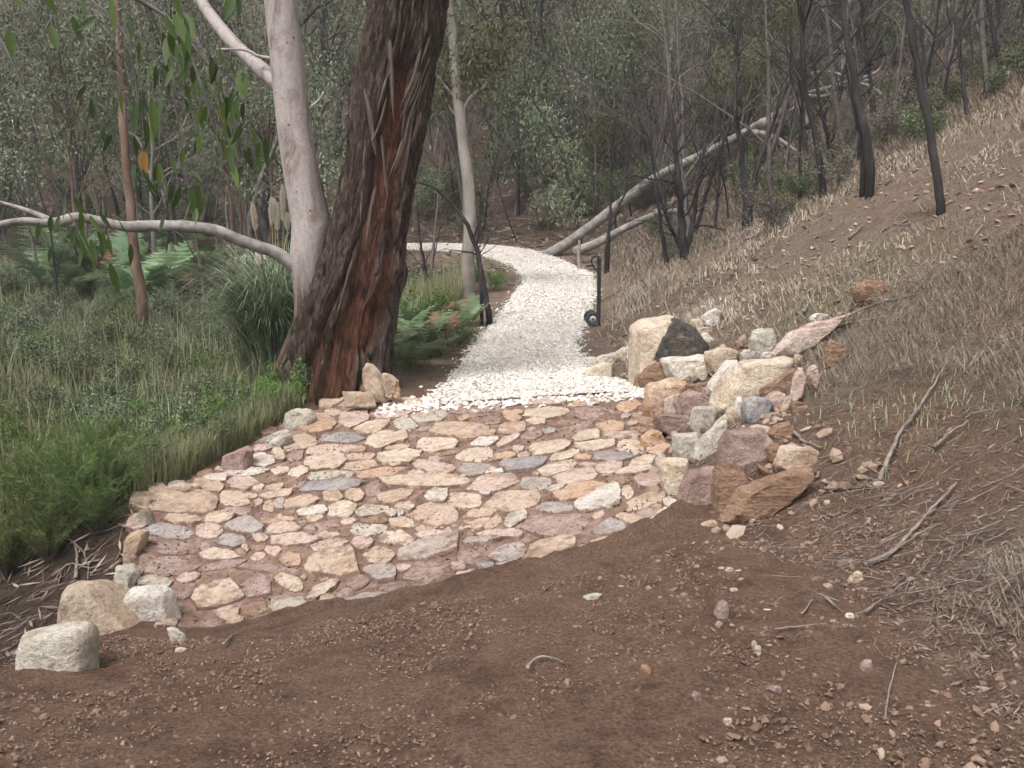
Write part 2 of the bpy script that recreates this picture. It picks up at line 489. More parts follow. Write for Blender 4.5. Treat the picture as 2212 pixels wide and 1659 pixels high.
M_REDTRUNK = simple_mat('reddish_bark', [(.3, (.10, .06, .045, 1)), (.55, (.19, .12, .09, 1)), (.8, (.28, .20, .16, 1))], 6, .9, .5, .01, scale=(1, 1, .3))
M_GUM = leaf_mat('gum_leaf', [(0, (.07, .085, .05, 1)), (.4, (.13, .16, .09, 1)), (.75, (.20, .235, .14, 1)), (1, (.31, .34, .23, 1))], trans=0)
M_OLIVE = leaf_mat('olive_leaf', [(0, (.035, .038, .014, 1)), (.5, (.075, .082, .028, 1)), (1, (.17, .175, .08, 1))], trans=0)
M_BRIGHT = leaf_mat('bright_leaf', [(0, (.045, .085, .018, 1)), (.5, (.105, .18, .045, 1)), (1, (.20, .29, .09, 1))])
M_SHRUB = leaf_mat('shrub_leaf', [(0, (.035, .05, .022, 1)), (.5, (.085, .11, .05, 1)), (1, (.22, .24, .14, 1))], trans=0)
M_GRASSG = leaf_mat('green_grass', [(0, (.085, .10, .045, 1)), (.4, (.18, .205, .095, 1)), (.75, (.27, .295, .16, 1)), (1, (.42, .40, .27, 1))], objvar=0)
M_PAMPAS = leaf_mat('pampas_leaf', [(0, (.09, .13, .075, 1)), (.5, (.20, .27, .16, 1)), (1, (.34, .41, .28, 1))], objvar=0)
M_STRAW = leaf_mat('straw', [(0, (.15, .115, .085, 1)), (.45, (.29, .24, .18, 1)), (.8, (.42, .36, .275, 1)), (1, (.54, .48, .39, 1))], objvar=0, trans=0)
M_DRYMIX = leaf_mat('dry_litter', [(0, (.09, .06, .045, 1)), (.5, (.19, .14, .11, 1)), (1, (.36, .30, .25, 1))], objvar=0, trans=0)
M_FERN = leaf_mat('fern', [(0, (.10, .15, .08, 1)), (.5, (.19, .265, .14, 1)), (1, (.29, .37, .21, 1))], .6, .35)
M_FERNDEAD = leaf_mat('dead_fern', [(0, (.14, .07, .045, 1)), (.5, (.25, .14, .09, 1)), (1, (.35, .23, .15, 1))], trans=.1)
M_PLUME = leaf_mat('plume', [(0, (.62, .55, .44, 1)), (1, (.82, .77, .67, 1))], objvar=0)
M_PSTEM = simple_mat('plume_stem', [(.3, (.30, .24, .13, 1)), (.7, (.45, .38, .22, 1))], 9, .8, 0)
M_DUSTY = leaf_mat('grey_shrub', [(0, (.07, .065, .05, 1)), (.5, (.13, .12, .09, 1)), (1, (.21, .19, .15, 1))], trans=0)

# ================================================================== the ground
def grid_lines(segs):
    out = [segs[0][0]]
    for a, b, st in segs:
        n = max(1, int(round((b - a) / st)))
        out += list(np.linspace(a, b, n + 1)[1:])
    return np.array(out)
gx = grid_lines([(-90, -30, 6), (-30, -12, 1.2), (-12, -5, .3), (-5, -2.9, .12), (-2.9, 2.6, .038), (2.6, 5, .1), (5, 12, .3), (12, 30, 1.2), (30, 90, 6)])
gy = grid_lines([(-5, 1.2, .4), (1.2, 6, .033), (6, 10, .05), (10, 20, .12), (20, 36, .3), (36, 70, 1.0), (70, 130, 5)])
GX, GY = np.meshgrid(gx, gy)
GZ = H(GX, GY)
pav_px = [(392, 1372), (640, 1338), (800, 1312), (960, 1280), (1200, 1220), (1330, 1180), (1420, 1142), (1480, 1100), (1462, 1010), (1425, 930), (1400, 850), (1250, 846), (1100, 850), (930, 856), (850, 862), (740, 872), (660, 890), (600, 918),
          (540, 958), (475, 1008), (390, 1042), (312, 1072), (296, 1130), (284, 1200), (262, 1262), (300, 1330)]
pav = hit([p[0] for p in pav_px], [p[1] for p in pav_px])
def inside(poly, x, y):
    x = np.asarray(x); y = np.asarray(y); r = np.zeros(x.shape, bool)
    n = len(poly)
    for a in range(n):
        x1, y1 = poly[a][:2]; x2, y2 = poly[(a + 1) % n][:2]
        c = ((y1 > y) != (y2 > y)) & (x < (x2 - x1) * (y - y1) / (y2 - y1 + 1e-12) + x1)
        r ^= c
    return r
def edge_dist(x, y, pts):
    d = np.full(x.shape, 9.0)
    for (x1, y1), (x2, y2) in zip(pts[:-1], pts[1:]):
        t = np.clip(((x - x1) * (x2 - x1) + (y - y1) * (y2 - y1)) / ((x2 - x1) ** 2 + (y2 - y1) ** 2), 0, 1)
        d = np.minimum(d, np.hypot(x - x1 - t * (x2 - x1), y - y1 - t * (y2 - y1)))
    return d
mound = fbm2(GX, GY, 2.2, 31, 4)
near = 1 - sstep(7, 14, GY)
inroad = (GX > np.interp(GY, _ty, XL)) & (GX < np.interp(GY, _ty, XR))
GZ = GZ + near * (.024 * fbm2(GX, GY, 12, 41, 4) + .035 * mound * inroad * (GY < 5.0) + .018 * np.maximum(mound, 0) * inroad * (GY >= 5.0))
_sub = (GX > -3.2) & (GX < 2.4) & (GY > 4) & (GY < 7)
_ed = np.full(GX.shape, 9.0); _ed[_sub] = edge_dist(GX[_sub], GY[_sub], pav[:8, :2] + np.array([[0, .02]]))
lip = np.where(inside(pav, GX, GY), np.clip(1 - _ed / .10, 0, 1), np.clip(1 - _ed / .5, 0, 1) ** 1.3)
GZ = GZ + lip * (.075 + .05 * fbm2(GX, GY, 4, 91, 3))
nx_, ny_ = len(gx), len(gy)
mb = MB()
ii = (np.arange(ny_ - 1)[:, None] * nx_ + np.arange(nx_ - 1)[None, :]).ravel()
mb.add(np.stack([GX, GY, GZ], -1).reshape(-1, 3), np.stack([ii, ii + 1, ii + nx_ + 1, ii + nx_], -1))
ground_me = mb.mesh('ground', M_EARTH)
xr_ = np.interp(GY, _ty, XR); xl_ = np.interp(GY, _ty, XL)
wob = .5 * fbm2(GX, GY, .8, 51, 4)
wob2 = .6 * fbm2(GX, GY, 2.5, 52, 4)
bankm = sstep(-.1, .7, GX - xr_ + wob * .6) * (1 - sstep(15, 24, GY + wob * 6)) * (1 - .35 * sstep(.2, .35, mound))
# raw earth behind the piled rocks on the bank
raw = sstep(.0, .35, .95 - np.hypot((GX - 2.1) / 1.0, (GY - 5.3) / 1.7) + wob2 * .4)
bankm = np.clip(bankm * (1 - .8 * raw), 0, 1)
roadm = sstep(-.4, .1, GX - xl_ + wob * .5) * (1 - sstep(.1, .7, GX - xr_ + wob * .5)) * (1 - sstep(24, 28, GY))
roadm = np.maximum(roadm, raw)
leftm = sstep(.2, 1.2, xl_ - GX + wob) * (1 - sstep(20, 27, GY)) * sstep(5.4, 7.5, GY)
verge = sstep(9.4, 10.2, GY) * (1 - sstep(24, 27, GY)) * (GX < np.interp(GY, _ty, XR) + .3) * sstep(-.25, .05, GX - xl_ + wob * .3)
bankm = np.maximum(bankm, verge)
soil = np.stack([roadm, bankm, leftm, np.ones_like(roadm)], -1).reshape(-1, 4).astype(np.float32)
ca = ground_me.color_attributes.new('soil', 'FLOAT_COLOR', 'POINT')
ca.data.foreach_set('color', soil.ravel())
tag(link('ground', ground_me), 'bare brown earth track, bank and bushland floor', None, None, 'structure')

def octa(rng, n):
    """n angular chips: jittered octahedra, unit size"""
    base = np.array([(1, 0, 0), (0, 1, 0), (-1, 0, 0), (0, -1, 0), (0, 0, 1), (0, 0, -1)], float)
    fac = np.array([(0, 1, 4), (1, 2, 4), (2, 3, 4), (3, 0, 4), (1, 0, 5), (2, 1, 5), (3, 2, 5), (0, 3, 5)])
    V = base[None] * (1 + rng.uniform(-.35, .35, (n, 6, 1))) + rng.normal(0, .16, (n, 6, 3))
    return V, fac
_g = (1 + 5 ** .5) / 2
_ICO = np.array([(-1, _g, 0), (1, _g, 0), (-1, -_g, 0), (1, -_g, 0), (0, -1, _g), (0, 1, _g), (0, -1, -_g), (0, 1, -_g), (_g, 0, -1), (_g, 0, 1), (-_g, 0, -1), (-_g, 0, 1)]) / math.hypot(1, _g)
_ICOF = np.array([(0, 11, 5), (0, 5, 1), (0, 1, 7), (0, 7, 10), (0, 10, 11), (1, 5, 9), (5, 11, 4), (11, 10, 2), (10, 7, 6), (7, 1, 8), (3, 9, 4), (3, 4, 2), (3, 2, 6), (3, 6, 8), (3, 8, 9), (4, 9, 5), (2, 4, 11), (6, 2, 10), (8, 6, 7), (9, 8, 1)])
def ico(rng, n):
    return _ICO[None] * (1 + rng.uniform(-.28, .22, (n, 12, 1))) + rng.normal(0, .07, (n, 12, 3)), _ICOF
def scatter_chips(mb, P, size, rng, flat=.6, tint=None, sink=.3, round_=False):
    n = len(P)
    V, fac = ico(rng, n) if round_ else octa(rng, n)
    nv = V.shape[1]
    s = np.broadcast_to(size, (n,))
    V = V * (s[:, None, None] * .5)
    V[:, :, 0] *= rng.uniform(.9, 1.6, (n, 1))
    a = rng.random(n) * 6.28
    c, sn = np.cos(a)[:, None], np.sin(a)[:, None]
    X = V[..., 0] * c - V[..., 1] * sn; Y = V[..., 0] * sn + V[..., 1] * c
    tx, ty = rng.normal(0, .3, (2, n, 1))
    Z = V[..., 2] * flat + X * tx + Y * ty
    V = np.stack([X, Y, Z], -1) + np.asarray(P)[:, None, :]
    V[..., 2] += (s * flat * (.5 - sink))[:, None]
    t = np.repeat(rng.random(n) if tint is None else tint, nv)
    mb.add(V.reshape(-1, 3), (np.arange(n)[:, None, None] * nv + fac[None]).reshape(-1, 3), t)

# ------------------------------------------------------------------ white gravel path
GP = smooth_path([(.24, 8.95, 1.25), (.22, 9.5, .98), (.2, 10.3, .86), (.17, 11.5, .77), (.2, 12.9, .74), (.52, 15.4, .77), (.95, 19, .80), (.98, 21.5, .80), (.6, 23.9, .78), (-.4, 25.5, .72), (-2.0, 26.3, .55), (-4.2, 26.5, .45), (-7, 26.0, .42), (-10, 25.4, .42)], 150)
gc = GP[:, :2]; gh = GP[:, 2]
gt = np.gradient(gc, axis=0); gt /= np.linalg.norm(gt, axis=1)[:, None]
gn = np.stack([gt[:, 1], -gt[:, 0]], -1)
vv = np.linspace(-1, 1, 21)
edge_w = 1 + .05 * vnoise(np.stack([np.arange(150) * .45, np.zeros(150), np.zeros(150)], -1), 5)
PX = gc[:, None, :] + gn[:, None, :] * (gh * edge_w)[:, None, None] * vv[None, :, None]
PZ = np.maximum(Hs(PX[..., 0], PX[..., 1]), Hs(gc[:, 0], gc[:, 1])[:, None] - .08) + .045 * (1 - vv[None, :] ** 4) + .012
PZ[:, 0] -= .06; PZ[:, -1] -= .06
mb = MB()
ii = (np.arange(149)[:, None] * 21 + np.arange(20)[None, :]).ravel()
mb.add(np.concatenate([PX, PZ[..., None]], -1).reshape(-1, 3), np.stack([ii, ii + 1, ii + 22, ii + 21], -1))
gpath = tag(link('gravel_path', mb.mesh('gravel_path', M_GRAVELBED)), 'white gravel walking path curving left up the gully', None, None, 'structure')
rng = np.random.default_rng(11)
mb = MB()
N = 46000
s = rng.random(N) ** 1.35 * 149
v = rng.uniform(-1.02, 1.02, N)
i0 = np.clip(s.astype(int), 0, 148); fr_ = (s - i0)[:, None]
c_ = gc[i0] * (1 - fr_) + gc[i0 + 1] * fr_; w_ = (gh * edge_w)[i0]
P2 = c_ + gn[i0] * (w_ * v)[:, None]
Pz = np.maximum(Hs(P2[:, 0], P2[:, 1]), Hs(c_[:, 0], c_[:, 1]) - .08) + .045 * (1 - v ** 4) + .012
sz = rng.uniform(.013, .034, N) * (1 + .25 * (P2[:, 1] > 15))
# near end: coarser mixed stone, browner
tn = np.clip(.35 + .65 * rng.random(N) - .5 * (rng.random(N) < .10), 0, 1)
nr = P2[:, 1] < 9.35
tn = np.clip(tn - .22 * np.maximum(fbm2(P2[:, 0], P2[:, 1], 1.1, 85, 3) + .15, 0) - .10 * np.exp(-((np.abs(v) - .4) / .15) ** 2), 0, 1)
tn[nr] = rng.uniform(0, .9, nr.sum())
sz[nr] *= 1.15
scatter_chips(mb, np.concatenate([P2, Pz[:, None]], 1), sz, rng, .7, tn, .15)
# spilled stones beside the path and at its mouth
M_ = 1500
s = rng.random(M_) ** 1.6 * 110; i0 = s.astype(int); sd = rng.choice([-1, 1], M_)
off = rng.exponential(.05, M_) + 1.0
P2 = gc[i0] + gn[i0] * (gh[i0] * sd * off)[:, None] + rng.normal(0, .03, (M_, 2))
scatter_chips(mb, np.concatenate([P2, (Hs(P2[:, 0], P2[:, 1]) + .01)[:, None]], 1), rng.uniform(.014, .04, M_), rng, .7, rng.uniform(.1, .9, M_), .1)
M_ = 900
P2 = np.stack([rng.uniform(-1.35, 1.4, M_), 8.92 + rng.normal(0, .13, M_)], -1)
scatter_chips(mb, np.concatenate([P2, (Hs(P2[:, 0], P2[:, 1]) + .02)[:, None]], 1), rng.uniform(.025, .07, M_), rng, .7, rng.uniform(0, .95, M_), .1)
g = build('gravel', mb, M_GRAVEL, gpath, smooth=False); g['kind'] = 'stuff'

# ------------------------------------------------------------------ stone paving
bx = np.arange(-3.6, 2.2, .045); by = np.arange(4.6, 10.0, .045)
BX, BY = np.meshgrid(bx, by)
ins = inside(pav, BX, BY)
BZ = Hs(BX, BY) + .022 + .020 * fbm2(BX, BY, 5, 71, 4) + .012 * fbm2(BX, BY, 19, 72, 3)
idx = -np.ones(BX.shape, int); 
cell = ins[:-1, :-1] & ins[1:, :-1] & ins[:-1, 1:] & ins[1:, 1:]
use = np.zeros(BX.shape, bool)
for a in (0, 1):
    for b in (0, 1):
        use[a:a + cell.shape[0], b:b + cell.shape[1]] |= cell
idx[use] = np.arange(use.sum())
inner = np.zeros_like(use); inner[1:-1, 1:-1] = use[:-2, 1:-1] & use[2:, 1:-1] & use[1:-1, :-2] & use[1:-1, 2:]
BZ = np.where(inner, BZ, BZ - .05)
mb = MB()
cy_, cx_ = np.nonzero(cell)
mb.add(np.stack([BX[use], BY[use], BZ[use]], -1), np.stack([idx[cy_, cx_], idx[cy_, cx_ + 1], idx[cy_ + 1, cx_ + 1], idx[cy_ + 1, cx_]], -1))
paving = tag(link('stone_paving', mb.mesh('stone_paving', M_MORTAR)), 'rough stone paving set in brown muddy mortar across the track', None, None, 'structure')

STONES = {
 'A': [(620,330,210,110,-10,'t'),(440,555,370,170,0,'o'),(850,370,440,80,5,'o'),(810,490,300,150,-10,'p'),(620,440,150,70,10,'t'),(1030,440,130,90,0,'m'),(1110,340,170,60,-5,'c'),(1260,380,260,120,-15,'c'),
       (1440,370,110,70,-10,'t'),(1640,350,320,70,0,'m'),(1210,450,440,80,-18,'p'),(1010,590,310,130,-25,'c'),(1600,480,430,120,-10,'l'),(1320,560,210,100,0,'l'),(720,690,470,100,3,'b'),(290,745,310,130,-12,'t'),
       (60,880,180,130,-15,'c'),(1100,710,380,130,-15,'c'),(1840,620,560,180,3,'t'),(1950,410,700,100,-8,'m'),(2000,300,400,60,-10,'w'),(2130,510,220,110,0,'m'),(1620,770,420,135,-5,'c'),(2100,735,240,85,-5,'w'),
       (1280,870,460,130,-10,'c'),(2010,860,350,130,5,'c'),(870,820,120,60,-15,'o'),(580,810,480,90,-5,'p'),(1250,795,230,40,-5,'t'),(540,945,400,165,-5,'c'),(860,970,330,100,-5,'t'),(870,880,260,70,-5,'t'),
       (280,1035,200,80,-15,'c'),(590,1070,430,105,-5,'l'),(1040,1045,450,100,-8,'o'),(1600,990,330,100,10,'p'),(1990,1010,250,110,-10,'g'),(2160,1020,130,60,-10,'c'),(1420,1045,140,50,-5,'c'),(620,1160,640,110,-3,'b'),
       (270,1150,180,60,-15,'m'),(1490,1130,800,125,-3,'c'),(60,1220,200,90,-5,'t'),(610,1280,200,90,5,'t'),(810,1275,170,110,0,'t'),(690,1400,250,130,-10,'c'),(1230,1270,330,140,-20,'t'),(1640,1280,190,100,-5,'w'),
       (1910,1320,350,130,8,'c'),(420,1425,290,80,-8,'w'),(990,1410,320,75,-8,'l'),(1330,1380,190,80,10,'c'),(1190,1455,90,60,0,'w'),(1260,1445,70,70,0,'w'),(1600,1460,470,190,10,'t'),(2080,1430,400,105,-10,'t'),
       (280,1340,350,90,-10,'t'),(120,1510,280,60,0,'t'),(420,1490,170,60,-10,'t'),(130,1600,260,120,-10,'p'),(1010,1510,230,50,0,'e'),(1280,1550,220,85,5,'c'),(960,1600,280,120,0,'l'),(2060,1540,420,120,-5,'t'),
       (560,1570,360,60,0,'m'),(60,1360,140,110,0,'g'),(1500,620,180,70,-20,'m'),(1790,830,260,50,-15,'e'),(1010,1190,160,110,0,'m'),(1180,640,120,70,0,'e')],
 'B': [(660,340,430,65,3,'p'),(1100,330,420,105,-15,'o'),(370,260,130,55,10,'w'),(690,260,180,60,0,'m'),(1010,250,150,65,-30,'c'),(1195,215,150,65,-5,'w'),(1430,270,250,95,-20,'w'),(1300,200,160,50,0,'e'),(1460,195,180,55,0,'m'),
       (1610,215,110,60,0,'t'),(740,440,400,95,-5,'c'),(1170,450,410,130,5,'m'),(1500,390,180,80,-10,'o'),(370,490,150,60,15,'o'),(600,540,170,60,0,'c'),(390,600,240,110,-10,'t'),(1000,610,320,105,-20,'m'),(1320,580,240,100,5,'o'),
       (1100,680,300,90,-15,'c'),(560,660,180,80,-10,'m'),(330,720,220,60,-25,'p'),(1430,680,310,65,0,'p'),(1180,770,450,85,-5,'c'),(750,800,450,130,-12,'c'),(1520,780,240,130,10,'c'),(290,880,260,80,-10,'o'),(430,820,120,60,0,'t'),
       (490,960,430,125,-5,'b'),(890,880,300,85,-15,'c'),(1320,885,380,95,-5,'b'),(1070,900,200,55,0,'o'),(1110,957,180,40,0,'t'),(800,1000,420,120,-15,'c'),(200,1030,180,50,0,'w'),(1660,930,210,75,-15,'c'),(1560,1030,300,55,-5,'c'),
       (1000,1080,420,130,-10,'p'),(1300,1010,260,90,-10,'p'),(220,1135,400,140,-5,'p'),(620,1150,300,125,0,'g'),(1700,1120,260,140,0,'p'),(800,1210,180,65,-5,'l'),(110,1255,90,40,0,'w'),(370,1330,580,175,-10,'t'),(1020,1230,420,130,-12,'o'),
       (1220,1310,460,150,-18,'w'),(150,1540,330,120,-10,'t'),(800,1390,330,100,0,'g'),(400,1500,280,120,-25,'l'),(850,1560,660,200,3,'m'),(1490,1240,110,100,0,'c'),(1680,1320,330,110,-20,'t'),(1690,1430,250,90,-20,'m'),
       (1780,1510,330,60,-40,'c'),(1940,1390,170,75,30,'w'),(1540,1520,280,90,10,'t'),(1320,1600,350,130,-15,'g'),(250,1650,360,70,0,'p'),(940,540,200,50,0,'e'),(1640,500,200,60,0,'e'),(1600,610,150,60,0,'e'),(1790,820,180,70,-10,'o'),
       (1440,1110,200,60,0,'e'),(520,340,90,40,0,'e')],
 'C': [(220,680,400,110,-5,'p'),(560,740,300,85,-10,'p'),(540,640,200,50,0,'t'),(900,730,170,110,0,'p'),(1240,680,300,105,5,'c'),(1600,610,320,105,-10,'p'),(1480,590,110,55,0,'t'),(1540,770,460,180,-15,'g'),(600,920,410,260,5,'t'),
       (1060,840,240,150,0,'t'),(200,890,160,110,0,'o'),(190,1100,260,130,15,'c'),(1080,1010,260,150,0,'g'),(1540,1010,370,190,0,'m'),(510,1180,360,110,-40,'c'),(170,1340,340,150,0,'l'),(2080,690,340,60,-5,'g'),(1940,860,200,120,0,'m'),
       (2140,970,200,75,0,'b'),(1920,1040,200,70,-5,'p'),(1530,1150,350,100,-5,'m'),(1250,1170,280,110,0,'m'),(950,1270,460,55,-8,'g'),(860,1110,200,110,-20,'m'),(320,1060,60,50,0,'c'),(2020,560,160,70,0,'t'),(720,1200,220,80,-20,'m')],
 'D': [(610,640,430,140,-20,'t'),(1030,600,190,65,-20,'o'),(300,680,300,120,-10,'g'),(220,800,260,60,-10,'b'),(420,790,180,50,-12,'m')],
 'E': [(1800,470,330,115,-15,'w'),(1640,560,340,75,-8,'w'),(1400,620,220,60,-5,'w'),(1620,645,220,100,0,'p'),(1340,680,200,85,10,'t'),(1140,830,590,190,3,'t'),(1530,800,220,125,0,'t'),(1660,760,120,40,0,'p'),(1890,740,220,75,-10,'t'),
       (1850,840,120,90,0,'t'),(2040,430,160,70,-20,'m'),(1140,960,300,85,5,'t'),(1430,940,250,100,-5,'c'),(1330,1045,210,120,0,'p'),(1030,1050,380,110,5,'b'),(1610,1010,260,105,5,'g'),(1510,1120,190,90,0,'b'),(1910,970,310,55,-3,'t'),
       (1760,1110,110,55,0,'t'),(980,1170,480,115,5,'m'),(1420,1245,280,75,0,'c'),(1640,1200,50,50,0,'t'),(1850,1220,110,65,0,'p'),(1020,1330,430,130,0,'m'),(1450,1330,320,60,-8,'m'),(1800,1350,360,60,5,'m'),(1170,1430,140,60,-10,'p'),
       (1390,1580,340,190,5,'c'),(1700,1480,230,150,0,'m'),(1280,1160,120,80,0,'m'),(1300,1490,130,70,0,'e'),(1560,880,180,60,0,'m'),(1780,620,160,60,-10,'e')],
}
_r = random.Random(5)
def outline(cx, cy, w, h, rot, n, rnd):
    """angular stone outline in the picture, w x h, with a handful of corners"""
    m = rnd.choice((5, 6, 6, 7))
    off = rnd.random() * 6.28
    cor = [(off + 6.283 * (i + rnd.uniform(-.28, .28)) / m, rnd.uniform(.86, 1.12)) for i in range(m)]
    pts = []
    C = [(math.copysign(abs(math.cos(a)) ** .8, math.cos(a)) * r, math.copysign(abs(math.sin(a)) ** .8, math.sin(a)) * r) for a, r in cor]
    for i in range(n):
        u = i / n * m; k = int(u); f = u - k
        a, b = C[k % m], C[(k + 1) % m]
        pts.append((a[0] * (1 - f) + b[0] * f + rnd.uniform(-.03, .03), a[1] * (1 - f) + b[1] * f + rnd.uniform(-.03, .03)))
    ca, sa = math.cos(math.radians(rot)), math.sin(math.radians(rot))
    return [(cx + x * w * .58 * ca - y * h * .60 * sa, cy + x * w * .58 * sa + y * h * .60 * ca) for x, y in pts]
taken = []          # picture ellipses already used by a stone
def add_stone(ol, key, hgt, name='stone', rnd=_r, tiltf=.7, muddy=0.0):
    W_ = hit([p[0] for p in ol], [p[1] for p in ol], ts=_TN)
    if W_[:, 1].max() - W_[:, 1].min() > 1.6: return None
    c = W_.mean(0); n = len(W_)
    R = W_ - c
    tx, ty = rnd.uniform(-.06, .06) * tiltf, rnd.uniform(-.06, .06) * tiltf
    rings, tint = [], []
    for sc_, dz, t in ((1.02, -.05, 1.0), (1.0, hgt * .82, .7), (.955, hgt * 1.0, .32), (.5, hgt * .98, .14)):
        q = c + R * sc_
        q[:, 2] = c[2] + R[:, 2] * sc_ + dz + .02 + (R[:, 0] * tx + R[:, 1] * ty) * sc_ + np.array([rnd.uniform(-.3, .3) * hgt for _ in range(n)]) * (dz > 0)
        rings.append(q); tint += [t + muddy + rnd.uniform(-.12, .12) for _ in range(n)]
    V = np.concatenate(rings + [[c + np.array([0, 0, hgt * 1.1 + .02])]])
    F4 = []
    for k in range(3):
        for i in range(n):
            j = (i + 1) % n
            F4.append((k * n + i, k * n + j, (k + 1) * n + j, (k + 1) * n + i))
    F3 = [(3 * n + i, 3 * n + (i + 1) % n, 4 * n) for i in range(n)]
    a2 = sum(W_[i][0] * W_[(i + 1) % n][1] - W_[(i + 1) % n][0] * W_[i][1] for i in range(n))
    if a2 < 0:
        F4 = [f[::-1] for f in F4]; F3 = [f[::-1] for f in F3]
    m_ = MB(); m_.add(V, F4, np.array(tint + [.05])); m_.f3.append(np.array(F3))
    me = m_.mesh('stone', MP[key], True, c)
    me.set_sharp_from_angle(angle=math.radians(38))
    return link(name, me, paving, tuple(float(q) for q in c))
cells = []          # centre, half width, half height, rotation, colour key, muddy
for f, rows in STONES.items():
    s_ = frs(f)
    for (zx, zy, w, h, rot, key) in rows:
        cx, cy = fr(f, zx, zy)
        cells.append((cx, cy, w * s_ * .5, h * s_ * .5, math.radians(rot), key))
        taken.append((cx, cy, w * s_ * .5, h * s_ * .5))
# small packing stones between the large ones
for cand in range(1500):
    x, y = _r.uniform(280, 1470), _r.uniform(850, 1360)
    if not inside(pav_px, np.array([x]), np.array([y]))[0]: continue
    sc_ = .55 + (y - 850) / 700
    w = _r.uniform(18, 46) * sc_; h = w * _r.uniform(.35, .6)
    if any(((x - a) / (c + w * .46)) ** 2 + ((y - b) / (d + h * .44)) ** 2 < 1 for a, b, c, d in taken): continue
    cells.append((x, y, w * .5, h * .5, math.radians(_r.uniform(-20, 5)), _r.choice('ttcppmmeegol')))
    taken.append((x, y, w * .5, h * .5))
    if len(cells) >= 262: break
CC = np.array([c[:5] for c in cells]); cr, sr = np.cos(CC[:, 4]), np.sin(CC[:, 4])
# a stone's own shape is a lopsided polygon, so that fitted edges come out straight and uneven
def metric(px, py):
    dx = px[..., None] - CC[:, 0]; dy = py[..., None] - CC[:, 1]
    a = (dx * cr + dy * sr) / CC[:, 2]; b = (-dx * sr + dy * cr) / CC[:, 3]
    return (np.abs(a) ** 2.6 + np.abs(b) ** 2.6) ** (1 / 2.6)
ND = 18
for i, (cx, cy, hw, hh, rot, key) in enumerate(cells):
    t = np.linspace(.45, 1.9, 56)
    an = (np.arange(ND) + np.array([_r.uniform(-.25, .25) for _ in range(ND)])) * 2 * math.pi / ND
    ex, ey = np.cos(an) * hw, np.sin(an) * hh
    ux, uy = ex * math.cos(rot) - ey * math.sin(rot), ex * math.sin(rot) + ey * math.cos(rot)
    PX_ = cx + ux[:, None] * t; PY_ = cy + uy[:, None] * t
    M_ = metric(PX_, PY_); own = M_[..., i].copy(); M_[..., i] = 99
    bad = M_.min(-1) < own * 1.02
    big = _r.uniform(1.35, 1.7)
    k = np.where(bad.any(1), np.argmax(bad, 1), len(t) - 1)
    rad = np.minimum(t[k], big)
    # straighten: keep a handful of corners
    m = _r.choice((5, 5, 6, 7)); o = _r.randrange(3); cor = sorted({(o + round(q * ND / m + _r.uniform(-.6, .6))) % ND for q in range(m)})
    px_, py_ = cx + ux * rad, cy + uy * rad
    ol = []
    for q in range(len(cor)):
        c0, c1 = cor[q], cor[(q + 1) % len(cor)]; n_ = (c1 - c0) % ND or ND
        for e in range(n_):
            f_ = e / n_; j = (c0 + e) % ND
            sx, sy = px_[c0] * (1 - f_) + px_[c1] * f_, py_[c0] * (1 - f_) + py_[c1] * f_
            ol.append((sx * .68 + px_[j] * .32, sy * .68 + py_[j] * .32))
    ol = [(p[0] + _r.uniform(-.045, .045) * hw, p[1] + _r.uniform(-.06, .06) * hh) for p in ol]
    sh = 1 - min(.035, .5 / min(hw, hh))
    ol = [(cx + (p[0] - cx) * sh, cy + (p[1] - cy) * sh) for p in ol]
    low = key in 'me'
    wet = .18 * (1 if cy > 1170 else 0) + .12 * (1 if low else 0)
    add_stone(ol, key, (_r.uniform(.006, .014) if low else _r.uniform(.012, .032)), muddy=wet)
# grit and crumbs lying on the mortar
rng = np.random.default_rng(21)
mb = MB()
q = np.stack([rng.uniform(-3.0, 1.4, 7000), rng.uniform(5.1, 9.3, 7000)], -1)
q = q[inside(pav, q[:, 0], q[:, 1])]
scatter_chips(mb, np.concatenate([q, (Hs(q[:, 0], q[:, 1]) + .03)[:, None]], 1), rng.uniform(.006, .022, len(q)), rng, .7, rng.uniform(.1, .75, len(q)), .2)
g = build('grit', mb, M_PEBBLE, paving, smooth=False); g['kind'] = 'stuff'

